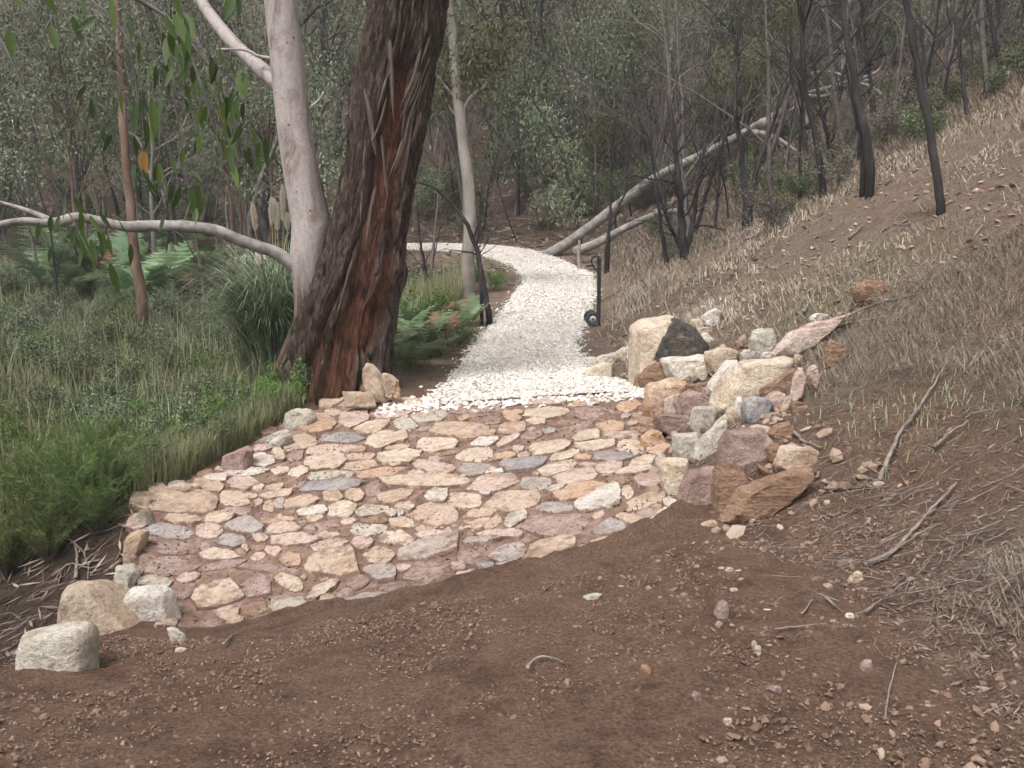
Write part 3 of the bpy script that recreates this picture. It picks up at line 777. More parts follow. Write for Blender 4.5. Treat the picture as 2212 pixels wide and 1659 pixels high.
# ================================================================== rocks
def hull_rock(name, pts, mat, origin, cuts=4, amp=.05, seed=0, layer=0.0, parent=None, soft=1):
    """angular rock: the hull of a point cloud, cut finer and roughened"""
    bm = bmesh.new()
    for p in pts: bm.verts.new(p)
    r = bmesh.ops.convex_hull(bm, input=bm.verts)
    bmesh.ops.delete(bm, geom=list({g for g in r['geom_interior'] + r['geom_unused'] if isinstance(g, bmesh.types.BMVert)}), context='VERTS')
    bmesh.ops.subdivide_edges(bm, edges=bm.edges[:], cuts=cuts, use_grid_fill=True)
    for _ in range(soft):
        bmesh.ops.smooth_vert(bm, verts=bm.verts[:], factor=.5, use_axis_x=True, use_axis_y=True, use_axis_z=True)
    bmesh.ops.triangulate(bm, faces=bm.faces[:])
    bm.normal_update()
    P = np.array([v.co[:] for v in bm.verts]); Nn = np.array([v.normal[:] for v in bm.verts])
    size = np.ptp(P, axis=0).mean()
    q = P / size
    d = fbm(q * 2.3 + seed * 7.7, seed, 4) * 1.5 + np.abs(fbm(q * 4.5 + seed * 3.1, seed + 5, 3)) * -1.1 + fbm(q * 12 + seed, seed + 8, 2) * .35
    if layer:
        ax = np.array([.25, .35, .9]); L_ = q @ ax * 9 + fbm(q * 2, seed + 9, 2) * .8
        d += layer * (np.abs((L_ % 1) - .5) * 2 - .5)
    P = P + Nn * (d * amp * size)[:, None]
    for v, p in zip(bm.verts, P): v.co = p
    me = bpy.data.meshes.new(name)
    bm.to_mesh(me); bm.free()
    me.materials.append(mat)
    me.polygons.foreach_set('use_smooth', np.ones(len(me.polygons), bool))
    me.set_sharp_from_angle(angle=math.radians(33))
    return link(name, me, parent, tuple(float(c) for c in origin))
def rock(name, f, spec, key, label, group=None, depth=.75, sink=.12, seed=None, cat='rock', y=None, amp=.055, layer=0, cuts=4, yoff=0.0, soft=1, grow_=1.0):
    """spec: a picture polygon, or (cx, cy, w, h, rot)"""
    rnd = random.Random(hash_str(label) if seed is None else seed)
    s_ = frs(f) if f else 1.0
    if isinstance(spec, tuple):
        cx, cy, w, h, rot = spec
        cx, cy = fr(f, cx, cy) if f else (cx, cy)
        ol = outline(cx, cy, w * s_, h * s_, rot, 9, rnd)
    else:
        ol = [fr(f, *p) if f else p for p in spec]
    mx, my = sum(p[0] for p in ol) / len(ol), sum(p[1] for p in ol) / len(ol)
    ol = [(mx + (p[0] - mx) * grow_, my + (p[1] - my) * grow_) for p in ol]
    xs = [p[0] for p in ol]; ys = [p[1] for p in ol]
    mx, my = (min(xs) + max(xs)) / 2, (min(ys) + max(ys)) / 2
    hh = max(ys) - min(ys); ww = max(xs) - min(xs)
    B = hit1(mx, max(ys) - .10 * hh) if y is None else at(np.array([mx]), np.array([my]), y)[0]
    yc = B[1] + yoff
    k = pxm(B)
    dep = depth * .5 * (ww + hh) / k
    C = at(np.array([mx]), np.array([my]), yc + dep * .4)[0]
    k = pxm(C)
    pts = []
    c, s = math.cos(PITCH), math.sin(PITCH)
    for (px, py) in ol:
        a, b = (px - mx) / k, -(py - my) / k
        for sc_, dd in ((1.0, rnd.uniform(-.12, .12)), (rnd.uniform(.6, .85), -.5), (rnd.uniform(.5, .8), .5)):
            q = dd * dep
            pts.append((a * sc_, q * c + b * sc_ * s, b * sc_ * c - q * s - (sink * hh / k if b < 0 else 0)))
    o = hull_rock(name, pts, MR[key], C, cuts, amp, rnd.randrange(1000), layer, soft=soft)
    tag(o, label, cat, group)
    return o
def hash_str(s):
    h = 7
    for ch in s: h = (h * 131 + ord(ch)) % 1000003
    return h
GR = 'rocks piled at the foot of the bank'
R_ = [
 ('G', [(60,880),(75,330),(130,270),(400,205),(480,250),(330,320),(270,480),(240,620),(100,880)], 'c', 'tall pale cream boulder standing against the blackened boulder', dict(depth=.9, name='boulder', amp=.04)),
 ('G', [(270,430),(340,280),(480,240),(640,330),(770,500),(775,600),(420,640),(300,700),(180,760)], 'd', 'large blackened boulder beside the tall pale boulder', dict(yoff=-.12, grow_=1.14, depth=.6, name='boulder', amp=.05, layer=.15)),
 ('G', [(100,880),(110,780),(260,660),(400,640),(420,760),(330,860),(200,920)], 'e', 'brown layered rock under the blackened boulder', dict(layer=.4)),
 ('G', [(375,625),(560,595),(780,595),(800,650),(700,760),(610,820),(480,815),(400,720)], 'w', 'flat topped cream white rock below the blackened boulder', dict()),
 ('G', (930,620,280,220,-10), 't', 'tan rock at the top of the pile beside the cream flat topped rock', dict()),
 ('G', [(790,610),(850,530),(890,550),(860,640),(700,760),(710,740)], 'o', 'narrow orange wedge of rock between two pale rocks', dict()),
 ('G', (745,745,120,110,-10), 'c', 'small cream rock wedged under the orange sliver', dict()),
 ('G', [(790,900),(810,800),(960,640),(1070,640),(1060,700),(930,860),(860,940)], 'w', 'long white streaked rock leaning on the biggest pale boulder', dict()),
 ('G', [(840,960),(940,800),(1090,655),(1180,650),(1560,630),(1570,690),(1300,850),(1290,930),(1160,970),(1000,1045),(860,1055)], 'c', 'biggest pale boulder in the middle of the rock pile', dict(name='boulder', amp=.045)),
 ('G', [(1270,860),(1590,715),(1615,780),(1600,910),(1360,975),(1290,930)], 'e', 'brown angular rock tucked under the right end of the biggest pale boulder', dict()),
 ('G', (1640,850,110,270,15), 'p', 'thin upright pinkish slab at the bare earth end of the pile', dict(depth=.4)),
 ('G', (1310,460,250,230,0), 'l', 'grey tan lump sitting highest on the pile below the long slab', dict(yoff=.05)),
 ('G', (1150,590,85,110,0), 'w', 'small upright white stone left of the highest lump', dict()),
 ('G', (1240,610,110,120,0), 'g', 'small grey stone directly under the highest lump', dict()),
 ('G', (1390,600,155,95,0), 'w', 'smooth white stone behind the biggest pale boulder', dict()),
 ('G', [(1420,490),(1560,380),(1700,285),(2110,190),(2080,240),(1960,330),(1790,440),(1560,570),(1440,540)], 'p', 'long pale pink slab lying up the bank under the sticks', dict(depth=.4, name='slab')),
 ('G', (1850,230,180,85,0), 'w', 'greyish white stone behind the long pink slab', dict()),
 ('G', (1980,580,190,230,10), 'e', 'brown rock half buried in straw at the upper end of the pile', dict()),
 ('G', (1650,620,80,75,0), 't', 'tiny tan stone on bare earth below the long slab', dict()),
 ('G', (1790,770,100,180,0), 'p', 'pinkish rock half buried in the raw bank', dict()),
 ('G', [(190,1030),(220,850),(440,800),(600,840),(520,930),(360,1080),(225,1165)], 'o', 'tan wedge shaped rock overhanging the corner of the paving', dict(depth=.6)),
 ('G', (470,1030,250,170,-15), 'p', 'pinkish rock beside the tan wedge', dict()),
 ('G', (655,905,160,95,10), 'e', 'small brown rock above the mauve grey boulder', dict()),
 ('G', (645,1060,340,240,-10), 'm', 'rounded mauve grey boulder left of the pale green block', dict()),
 ('G', [(635,1200),(660,1080),(850,1060),(880,1110),(850,1200),(740,1305),(670,1280)], 'l', 'pale green grey faceted block', dict(amp=.025)),
 ('G', [(1115,1180),(1130,1020),(1200,960),(1350,980),(1400,1050),(1360,1140),(1250,1240),(1160,1220)], 'b', 'dark grey rounded rock in the middle of the pile', dict()),
 ('G', (1085,1115,95,230,5), 'w', 'white upright face of rock against the dark grey rock', dict(depth=.5)),
 ('G', (1450,1015,190,165,-10), 'p', 'round pink rock right of the dark grey rock', dict()),
 ('G', (1535,1035,65,140,25), 't', 'thin tan slab leaning on the round pink rock', dict(depth=.4)),
 ('G', (1640,1070,140,90,0), 'e', 'small brown rock on the earth right of the thin tan slab', dict()),
 ('G', (1420,1150,270,60,-4), 't', 'flat tan slab under the round pink rock', dict(depth=.6)),
 ('G', (1020,1170,130,170,0), 't', 'tan rock left of the white upright face', dict()),
 ('G', [(640,1510),(760,1340),(960,1150),(985,1180),(950,1310),(930,1460),(840,1565),(690,1535)], 'l', 'grey green banded rock leaning over the lower pile', dict(layer=.5, depth=.5)),
 ('G', [(460,1330),(680,1310),(720,1360),(650,1560),(480,1545)], 'l', 'pale squared block left of the banded rock', dict(depth=.8, amp=.03)),
 ('G', (290,1390,240,200,5), 'o', 'rusty brown lump at the edge of the paving', dict(amp=.08)),
 ('G', (460,1230,370,170,8), 'm', 'low mauve slab above the rusty lump', dict()),
 ('G', [(900,1640),(930,1400),(960,1290),(1290,1280),(1400,1420),(1370,1560),(1260,1650)], 'm', 'big squared mauve boulder at the lower end of the pile', dict(name='boulder', amp=.04)),
 ('G', (1320,1310,210,110,15), 'c', 'pale ridge of rock on top of the big mauve boulder', dict()),
 ('G', (1480,1320,230,190,-20), 'e', 'brown rock overhanging the right of the big mauve boulder', dict()),
 ('G', (1440,1510,150,190,-15), 'e', 'small brown rock right of the big mauve boulder', dict()),
 ('G', (1640,1560,400,250,-10), 't', 'low tan rock sunk in the earth behind the long slate', dict()),
 ('H', [(395,1210),(430,1170),(560,1178),(555,1250),(505,1400),(450,1395)], 'c', 'cream upright stone at the right edge of the paving', dict(depth=.7)),
 ('H', [(560,1235),(730,1230),(705,1425),(600,1470),(500,1465),(500,1390)], 'm', 'mauve block beside the cream upright stone', dict()),
 ('H', (790,1340,190,250,10), 'e', 'brown shaded block behind the long slate', dict()),
 ('H', [(725,1495),(840,1350),(1020,1270),(1220,1215),(1268,1255),(1140,1370),(980,1500),(850,1505)], 'e', 'long rusty slate lying at the front of the pile', dict(depth=.45, layer=.7, name='slab', amp=.04)),
 ('H', (690,378,110,50,-25), 'w', 'top white stone of the cluster behind the blackened boulder', dict()),
 ('H', (612,420,80,55,0), 'c', 'cream stone of the cluster nearest the blackened boulder', dict()),
 ('H', (700,412,70,45,-30), 'w', 'angular white stone under the top stone of the cluster', dict()),
 ('H', (660,458,90,40,-3), 't', 'flat tan stone of the cluster behind the blackened boulder', dict()),
 ('H', (665,500,80,45,15), 'w', 'lowest white stone of the cluster behind the blackened boulder', dict()),
 ('H', (75,685,190,90,0), 'c', 'largest cream stone of the rubble at the path corner', dict()),
 ('H', (195,590,120,70,-15), 'c', 'cream stone of the corner rubble against the tall boulder', dict()),
 ('H', (110,625,130,65,-10), 'w', 'pale stone above the largest stone of the corner rubble', dict()),
 ('H', (30,640,70,60,0), 'w', 'pale stone at the gravel side of the corner rubble', dict()),
 ('H', (15,720,60,40,0), 'c', 'small cream stone in front of the corner rubble', dict()),
 ('H', (215,562,60,30,-5), 'w', 'small white stone topping the corner rubble', dict()),
 ('H', (675,1543,95,52,-20), 't', 'flat pale chip on the dirt beside the long slate', dict(depth=.5)),
 ('H', (575,1495,55,28,-25), 'p', 'thin chip on the dirt below the mauve block', dict(depth=.5)),
 ('H', (1590,235,210,140,-15), 'e', 'lone tan rock high on the straw covered bank', dict()),
 ('M', [(1115,1360),(1150,1315),(1210,1320),(1280,1420),(1305,1530),(1200,1500),(1130,1470)], 't', 'upright brown stone propped at the foot of the big trunk', dict(y=9.0, sink=.5, depth=.6)),
 ('M', [(1085,1535),(1120,1485),(1260,1500),(1295,1530),(1270,1565),(1170,1560)], 'e', 'dark brown flat stone under the upright stone by the trunk', dict(y=9.0, sink=.5)),
 ('M', [(960,1535),(1190,1545),(1215,1590),(1160,1605),(980,1600)], 't', 'tan slab lying in front of the big trunk', dict(y=8.85, sink=.9, depth=.5, name='slab')),
 ('M', (1340,1450,130,90,20), 't', 'yellowish stone behind the upright stone by the trunk', dict(y=9.0, sink=.5)),
 ('M', (1335,1520,70,70,0), 't', 'small square yellowish stone at the gravel edge by the trunk', dict(y=9.0, sink=.5)),
 ('M', (1395,1525,65,60,0), 'o', 'small orange stone at the gravel edge by the trunk', dict(y=9.0, sink=.5)),
]
for f, spec, key, label, kw in R_:
    kw = dict(kw); nm = kw.pop('name', 'rock')
    grp = GR if f in 'GH' else 'stones at the foot of the big trunk'
    kw.setdefault('grow_', 1.13)
    rock(nm, f, spec, key, label, grp, **kw)
GL = 'edging blocks along the gully side of the paving'
for f, spec, key, label, kw in [
 ('E', [(1945,190),(1970,60),(2050,20),(2150,30),(2200,100),(2150,190),(2000,200)], 'l', 'rounded grey tan edging block touching the big trunk', {}),
 ('E', [(1685,250),(1960,185),(1995,220),(1980,260),(1760,310),(1690,300)], 'l', 'flat grey edging block next to the big trunk', {}),
 ('E', [(1740,330),(1870,270),(1990,230),(2005,290),(1860,370),(1760,375)], 'l', 'squared edging block below the flat grey one', {}),
 ('E', [(1425,460),(1470,400),(1640,335),(1695,370),(1680,450),(1560,520),(1470,550)], 'm', 'mauve tan edging block halfway down the gully side', {}),
 ('E', [(850,715),(950,660),(1100,622),(1220,640),(1230,680),(1000,705),(880,740)], 't', 'thin tan capping slab at the far gully corner', dict(depth=.6)),
 ('E', (825,790,95,100,0), 't', 'small tan knob at the far gully corner of the paving', {}),
 ('E', [(735,1000),(765,870),(830,820),(870,870),(880,950),(840,1010)], 'l', 'smooth grey upright block on the gully face', {}),
 ('E', [(650,1250),(670,1080),(730,1030),(840,1010),(760,1120),(740,1200)], 't', 'rough tan block on the gully face below the smooth one', {}),
 ('E', (650,1400,180,220,10), 'l', 'crumbled grey rubble block low on the gully face', {}),
 ('E', (640,1520,100,80,0), 'g', 'small grey stone tucked behind the big left boulder', {}),
 ('F', [(90,560),(110,450),(160,305),(230,280),(350,280),(440,350),(560,480),(830,630),(600,660),(350,660),(110,640)], 't', 'large sloping tan boulder at the low corner of the paving', dict(name='boulder', amp=.03)),
 ('F', [(560,400),(620,310),(880,315),(940,460),(880,590),(760,590),(640,520)], 'w', 'white squared boulder at the low corner of the paving', dict(name='boulder', amp=.035)),
 ('F', [(-160,640),(30,600),(330,550),(380,700),(375,850),(200,890),(60,940),(-160,930)], 'l', 'big smooth grey block lowest of all beside the track', dict(name='boulder', amp=.025)),
 ('F', (920,640,130,60,25), 'l', 'thin pale chip at the foot of the white squared boulder', dict(depth=.5)),
]:
    kw = dict(kw); nm = kw.pop('name', 'edging_block')
    rock(nm, f, spec, key, label, GL if nm == 'edging_block' else 'boulders at the low corner of the paving', depth=kw.pop('depth', .8), sink=.35, grow_=1.1 if nm == 'boulder' else 1.22, soft=3 if nm == 'boulder' else 2, **kw)

# ================================================================== the big rough-barked trunk
def big_trunk_mat():
    k = NT('rough_red_bark')
    co = k.coord(False)
    mp = k.n('ShaderNodeMapping'); mp.inputs['Scale'].default_value = (1, 1, .16); k.l(co, mp.inputs[0])
    st = mp.outputs[0]
    bark = k.ramp(k.noise(st, 24, 8, .7, .8), [(.3, (.022, .015, .012, 1)), (.45, (.065, .044, .035, 1)), (.58, (.14, .102, .083, 1)), (.75, (.25, .20, .175, 1))])
    mp2 = k.n('ShaderNodeMapping'); mp2.inputs['Scale'].default_value = (1, 1, .35); k.l(co, mp2.inputs[0])
    bare = k.ramp(k.noise(mp2.outputs[0], 9, 10, .75, .9), [(.30, (.016, .009, .007, 1)), (.43, (.06, .026, .017, 1)), (.56, (.145, .06, .034, 1)), (.74, (.30, .155, .095, 1))])
    col = k.mix(k.attr().outputs['Fac'], bare, bark)
    col = k.mix(1.0, col, k.ramp(k.noise(st, 60, 4, .7), [(.3, .5), (.6, 1.1)]), 'MULTIPLY')
    k.bump(k.math('ADD', k.noise(st, 22, 8, .7), k.math('MULTIPLY', k.noise(co, 40, 5, .7), .6)), 1.0, .04)
    return k.done(col, .75)
M_TRUNK = big_trunk_mat()
TD = 9.65
rows = [(1010, 590, 852), (960, 597, 844), (915, 605, 838), (850, 620, 830), (780, 636, 829), (700, 656, 838), (650, 672, 846), (600, 690, 856), (500, 723, 872), (400, 745, 889), (300, 757, 907), (200, 768, 925), (80, 795, 944), (-60, 822, 963), (-250, 862, 992), (-500, 905, 1022), (-800, 950, 1052)]
rr = np.array(rows, float)
cen = at((rr[:, 1] + rr[:, 2]) / 2, rr[:, 0], TD); rad = (rr[:, 2] - rr[:, 1]) / 2 / FPX * (TD + .2)
NS, NT_ = 420, 270
sp = smooth_path(np.concatenate([cen, rad[:, None]], 1), NS)
th = np.linspace(0, 2 * math.pi, NT_, endpoint=False)
pxrow = np.interp(sp[:, 2], cen[:, 2], rr[:, 0])
TH, TT = np.meshgrid(th, np.arange(NS))
u = (np.cos(TH) + 1) / 2; front = np.sin(TH) < .15         # theta: x = cos, y = sin (camera side is -y)
prow = pxrow[:, None]
zz = sp[:, 2][:, None] + 0 * TH
q3 = np.stack([np.cos(TH) * 1.6, np.sin(TH) * 1.6, zz * .55], -1)
u0 = np.interp(prow, [80, 200, 300, 500, 650, 800, 900], [.56, .47, .36, .40, .27, .15, .08]) + .10 * fbm(q3 * np.array([1, 1, 2.5]), 4, 3)
u1 = np.interp(prow, [80, 200, 300, 500, 650, 800, 900], [.68, .78, .86, .90, .96, .88, .84]) + .07 * fbm(q3 * np.array([1, 1, 2.5]), 5, 3)
bare = sstep(0, .035, u - u0) * sstep(0, .035, u1 - u) * front * sstep(90, 190, prow)
bare = bare * (1 - sstep(.05, .2, fbm(np.stack([np.cos(TH) * 5, np.sin(TH) * 5, zz * .7], -1), 8, 3) - .30))
bark = 1 - bare
wv = .5 * fbm(np.stack([np.cos(TH) * 2, np.sin(TH) * 2, zz * 1.2], -1), 11, 3)
fur = np.abs(fbm(np.stack([np.cos(TH) * 11 + wv * 1.5, np.sin(TH) * 11 - wv * 1.5, zz * 1.1], -1), 12, 4))
fur2 = np.abs(fbm(np.stack([np.cos(TH) * 26, np.sin(TH) * 26 + wv * 3, zz * 3.0], -1), 13, 3))
lump = fbm(np.stack([np.cos(TH) * 1.3, np.sin(TH) * 1.3, zz * 1.6], -1), 14, 4)
thick = .06 + .06 * sstep(450, 800, prow)
disp = bark * (thick * (.2 + 1.15 * np.minimum(fur * 3.0, 1)) + .034 * np.minimum(fur2 * 4, 1)) + lump * .035 + bare * (.022 * fbm(q3 * np.array([7, 7, 5]), 15, 4) - .03 * np.maximum(fbm(q3 * np.array([3, 3, 2.]), 19, 3) - .15, 0))
groove = np.exp(-((u - .13 - .05 * fbm(q3, 16, 2)) / .05) ** 2) * sstep(560, 700, prow) * front
disp -= groove * .2
disp -= np.exp(-((u - .42 - .04 * fbm(q3 * 2, 17, 2)) / .03) ** 2) * sstep(200, 330, prow) * (1 - sstep(560, 660, prow)) * front * .05
disp += .06 * np.exp(-((prow - 590) / 35) ** 2) * np.exp(-((u - .93) / .2) ** 2) * front      # burl on the edge
flare = sstep(820, 1000, prow) * .05 * (.5 + fbm(np.stack([np.cos(TH) * 2, np.sin(TH) * 2, zz * .3], -1), 18, 2))
R = sp[:, 3][:, None] * (.90 - .05 * sstep(700, 850, prow)) + disp - .03 + flare
Vt = np.stack([sp[:, 0][:, None] + R * np.cos(TH), sp[:, 1][:, None] + R * np.sin(TH) * .95, zz], -1).reshape(-1, 3)
i = np.arange(NS - 1)[:, None] * NT_; j = np.arange(NT_)[None, :]; kk = (j + 1) % NT_
mb = MB(); mb.add(Vt, np.stack([i + j, i + kk, i + NT_ + kk, i + NT_ + j], -1).reshape(-1, 4), bark.ravel())
base = cen[2].copy(); base[2] = gz(base[0], base[1])
big_tree = tag(empty('gum_tree', base), 'massive rough barked gum trunk with bare red heartwood face', 'tree')
build('trunk', mb, M_TRUNK, big_tree)
M_RIBBON = simple_mat('bark_ribbon', [(.3, (.07, .05, .04, 1)), (.55, (.12, .09, .075, 1)), (.8, (.21, .17, .15, 1))], 12, .85, .4, .006, scale=(1, 1, .2))
def ribbon(pts, wpx, depth, parent, mat=M_RIBBON, lift=.0):
    P = np.array([at(np.array([p[0]]), np.array([p[1]]), depth - lift * k / len(pts))[0] for k, p in enumerate(pts)])
    P = smooth_path(P, 12)
    w = wpx / FPX * depth * .26 * np.interp(np.linspace(0, 1, 12), [0, .15, .7, 1], [.25, 1, .8, .15])
    w = w * (1 + .35 * vnoise(np.stack([np.arange(12) * .9, np.full(12, pts[0][0]), np.full(12, pts[0][1])], -1), 3))
    rn = np.random.default_rng(int(pts[0][0] * 7 + pts[0][1]))
    sd = np.stack([np.ones(12), .5 * np.sin(np.linspace(0, 2, 12) + rn.random() * 6), np.zeros(12)], -1) * w[:, None]
    off = np.array([0, -.018, 0])
    V = np.stack([P - sd, P + off * .8, P + sd, P + sd - off * .6, P - off * .3, P - sd - off * .6], 1).reshape(-1, 3)
    a = np.arange(11)[:, None] * 6; b = np.arange(6)[None, :]; c = (b + 1) % 6
    m_ = MB(); m_.add(V, np.stack([a + b, a + c, a + 6 + c, a + 6 + b], -1).reshape(-1, 4)); m_.add(V[[0, 1, 2, 3, 4, 5]], [[0, 1, 4, 5], [1, 2, 3, 4]]); m_.add(V[-6:], [[5, 4, 1, 0], [4, 3, 2, 1]])
    return build('bark_strip', m_, mat, parent)
_rb = random.Random(3)
EXTRA = []
for _q in range(16):
    y0 = _rb.uniform(70, 430); le, ri = np.interp(y0, rr[::-1, 0], rr[::-1, 1]), np.interp(y0, rr[::-1, 0], rr[::-1, 2])
    uu_ = _rb.choice([_rb.uniform(.04, .5), _rb.uniform(.75, .97)]); x0 = le + (ri - le) * uu_; L0 = _rb.uniform(50, 150)
    EXTRA.append(([(x0, y0), (x0 - L0 * .16 + _rb.uniform(-4, 4), y0 + L0 * .5), (x0 - L0 * .34 + _rb.uniform(-7, 7), y0 + L0)], _rb.uniform(7, 18), _rb.uniform(.01, .07)))
for pts, w, lf in [([(786, 192), (798, 245), (806, 300), (812, 335)], 26, .05), ([(776, 200), (765, 245), (752, 290), (738, 305)], 9, .05), ([(823, 292), (828, 335), (832, 378), (838, 432)], 17, .03),
                   ([(842, 85), (846, 180), (850, 262)], 18, .02), ([(905, 120), (893, 220), (880, 330), (866, 420)], 16, .02), ([(770, 250), (764, 330), (752, 400)], 12, .04), ([(790, 300), (784, 400), (778, 480)], 14, .03),
                   ([(745, 420), (726, 520), (700, 600)], 14, .03), ([(880, 180), (872, 260), (868, 300)], 12, .02), ([(812, 400), (800, 460), (790, 540)], 15, .03), ([(762, 560), (740, 640), (722, 700)], 13, .03), ([(905, 200), (900, 280), (890, 330)], 8, .04)] + EXTRA:
    y_ = np.mean([p[1] for p in pts]); L_, R_e = np.interp(y_, rr[::1, 0][::-1], rr[::-1, 1]), np.interp(y_, rr[::-1, 0], rr[::-1, 2])
    uu = np.clip((np.mean([p[0] for p in pts]) - (L_ + R_e) / 2) / ((R_e - L_) / 2), -.93, .93)
    rad_m = (R_e - L_) / 2 / FPX * 9
    ribbon(pts, w, TD - rad_m * math.sqrt(1 - uu * uu) - .045, big_tree, lift=lf)

def gum_cluster(mb, C, n, rad, L, rng, tint=None, wr=.22, hang=1.0):
    P = C + rng.normal(0, rad, (n, 3))
    D = np.stack([rng.normal(0, .55, n), rng.normal(0, .55, n), -np.abs(rng.normal(.7 * hang, .4, n))], -1)
    leaves(mb, P, D, L * rng.uniform(.7, 1.25, n), L * wr * rng.uniform(.8, 1.2, n), rng, tint)
# crown high above the picture
rng = np.random.default_rng(3)
mw, ml = MB(), MB()
top = sp[-1, :3]
for k in range(9):
    a = rng.uniform(0, 6.28); e = rng.uniform(.5, 1.1); L_ = rng.uniform(2, 3.5)
    p = top + np.cumsum(np.vstack([[0, 0, -.3], np.tile([math.cos(a) * math.cos(e), math.sin(a) * math.cos(e), math.sin(e)], (6, 1)) * L_ / 6 + rng.normal(0, .12, (6, 3))]), 0)
    add_tube(mw, p, np.linspace(.16, .03, 7), 7)
    for m in range(5):
        gum_cluster(ml, p[rng.integers(3, 7)] + rng.normal(0, .5, 3), 26, .3, .13, rng)
build('limbs', mw, M_PALE, big_tree)
build('crown', ml, M_GUM, big_tree)

# ------------------------------------------------------------------ the smooth pale gum beside it
def pale_trunk_mat():
    k = NT('smooth_pale_bark')
    co = k.coord(False)
    mp = k.n('ShaderNodeMapping'); mp.inputs['Scale'].default_value = (1, 1, .3); k.l(co, mp.inputs[0])
    n = k.noise(mp.outputs[0], 6, 8, .68, .9)
    sm = k.ramp(n, [(.32, (.15, .115, .10, 1)), (.42, (.29, .24, .225, 1)), (.55, (.40, .355, .345, 1)), (.68, (.36, .30, .275, 1)), (.78, (.24, .18, .15, 1))])
    v = k.n('ShaderNodeTexVoronoi'); v.inputs['Scale'].default_value = 10; k.l(co, v.inputs['Vector'])
    vd = k.math('ADD', v.outputs['Distance'], k.math('MULTIPLY', k.math('SUBTRACT', k.noise(co, 26, 3), .5), .22))
    sm = k.mix(k.ramp(vd, [(.07, 1.0), (.14, 0.0)]), sm, (.035, .026, .022, 1))
    mp2 = k.n('ShaderNodeMapping'); mp2.inputs['Scale'].default_value = (1, 1, .12); k.l(co, mp2.inputs[0])
    rg = k.ramp(k.noise(mp2.outputs[0], 16, 7, .65, .4), [(.3, (.04, .026, .02, 1)), (.5, (.13, .085, .065, 1)), (.7, (.26, .20, .165, 1))])
    col = k.mix(k.attr().outputs['Fac'], sm, rg)
    col = k.mix(1.0, col, k.ramp(k.noise(co, 40, 4, .7), [(.3, .8), (.65, 1.1)]), 'MULTIPLY')
    k.bump(k.math('ADD', k.noise(mp2.outputs[0], 18, 7, .7), k.noise(co, 20, 4)), .45, .015)
    return k.done(col, .75)
M_WHITE = pale_trunk_mat()
WD = 9.75
wr_ = np.array([(945, 555, 583), (885, 566, 588), (840, 580, 604), (780, 602, 632), (720, 626, 664), (680, 638, 686), (620, 634, 700), (560, 626, 706), (500, 630, 712), (470, 628, 708), (400, 617, 692), (300, 603, 676), (200, 592, 662), (80, 580, 650), (-60, 566, 634), (-300, 545, 610), (-600, 520, 580)], float)
cenw = at((wr_[:, 1] + wr_[:, 2]) / 2, wr_[:, 0], WD); radw = (wr_[:, 2] - wr_[:, 1]) / 2 / FPX * (WD + .2)
NS2, NT2 = 190, 72
sw = smooth_path(np.concatenate([cenw, radw[:, None]], 1), NS2)
TH, TT = np.meshgrid(np.linspace(0, 2 * math.pi, NT2, endpoint=False), np.arange(NS2))
prow = np.interp(sw[:, 2], cenw[:, 2], wr_[:, 0])[:, None] + 0 * TH
zz = sw[:, 2][:, None] + 0 * TH
rgh = sstep(560, 700, prow + 60 * fbm(np.stack([np.cos(TH) * 2, np.sin(TH) * 2, zz], -1), 21, 3))
rgh = np.maximum(rgh, .7 * sstep(.15, .3, fbm(np.stack([np.cos(TH) * 2.2, np.sin(TH) * 2.2, zz * .35], -1), 26, 3) * sstep(300, 480, prow) * (np.cos(TH) > .2)))
R = sw[:, 3][:, None] * (.97 + .05 * fbm(np.stack([np.cos(TH), np.sin(TH), zz * .8], -1), 22, 3)) + rgh * (.045 * np.minimum(np.abs(fbm(np.stack([np.cos(TH) * 6, np.sin(TH) * 6, zz * .6], -1), 23, 3)) * 3, 1) - .01)
Vw = np.stack([sw[:, 0][:, None] + R * np.cos(TH), sw[:, 1][:, None] + R * np.sin(TH), zz], -1).reshape(-1, 3)
i = np.arange(NS2 - 1)[:, None] * NT2; j = np.arange(NT2)[None, :]; kk = (j + 1) % NT2
mb = MB(); mb.add(Vw, np.stack([i + j, i + kk, i + NT2 + kk, i + NT2 + j], -1).reshape(-1, 4), rgh.ravel())
basew = cenw[1].copy(); basew[2] = gz(basew[0], basew[1])
pale_tree = tag(empty('gum_tree', basew), 'smooth pale pinkish gum trunk rising behind the massive trunk', 'tree')
build('trunk', mb, M_WHITE, pale_tree)
def px_path(pts, n):
    return smooth_path(np.array([at(np.array([p[0]]), np.array([p[1]]), p[2])[0] for p in pts]), n)
mb = MB()
add_tube(mb, px_path([(665, 592, 9.75), (625, 566, 9.7), (580, 540, 9.6), (520, 520, 9.5), (470, 500, 9.4), (400, 489, 9.3), (330, 488, 9.2), (270, 489, 9.1), (215, 478, 9.0), (165, 469, 8.9), (110, 482, 8.8), (40, 478, 8.7), (-60, 500, 8.6)], 60),
         np.interp(np.linspace(0, 1, 60), [0, .06, .12, .3, .6, 1], [.14, .082, .064, .062, .052, .028]), 14, tint=0.12, rough=.2, seed=4)
add_tube(mb, px_path([(120, 480, 8.8), (60, 455, 8.9), (-20, 430, 9.1)], 8), np.linspace(.035, .012, 8), 7, tint=.1)
build('low_branch', mb, M_LOG, pale_tree)
mb = MB()
add_tube(mb, px_path([(625, 200, 9.75), (580, 165, 9.9), (540, 128, 10.1), (490, 78, 10.3), (440, 10, 10.6), (400, -80, 11)], 24), np.linspace(.088, .055, 24), 12, tint=0.05, rough=.1)
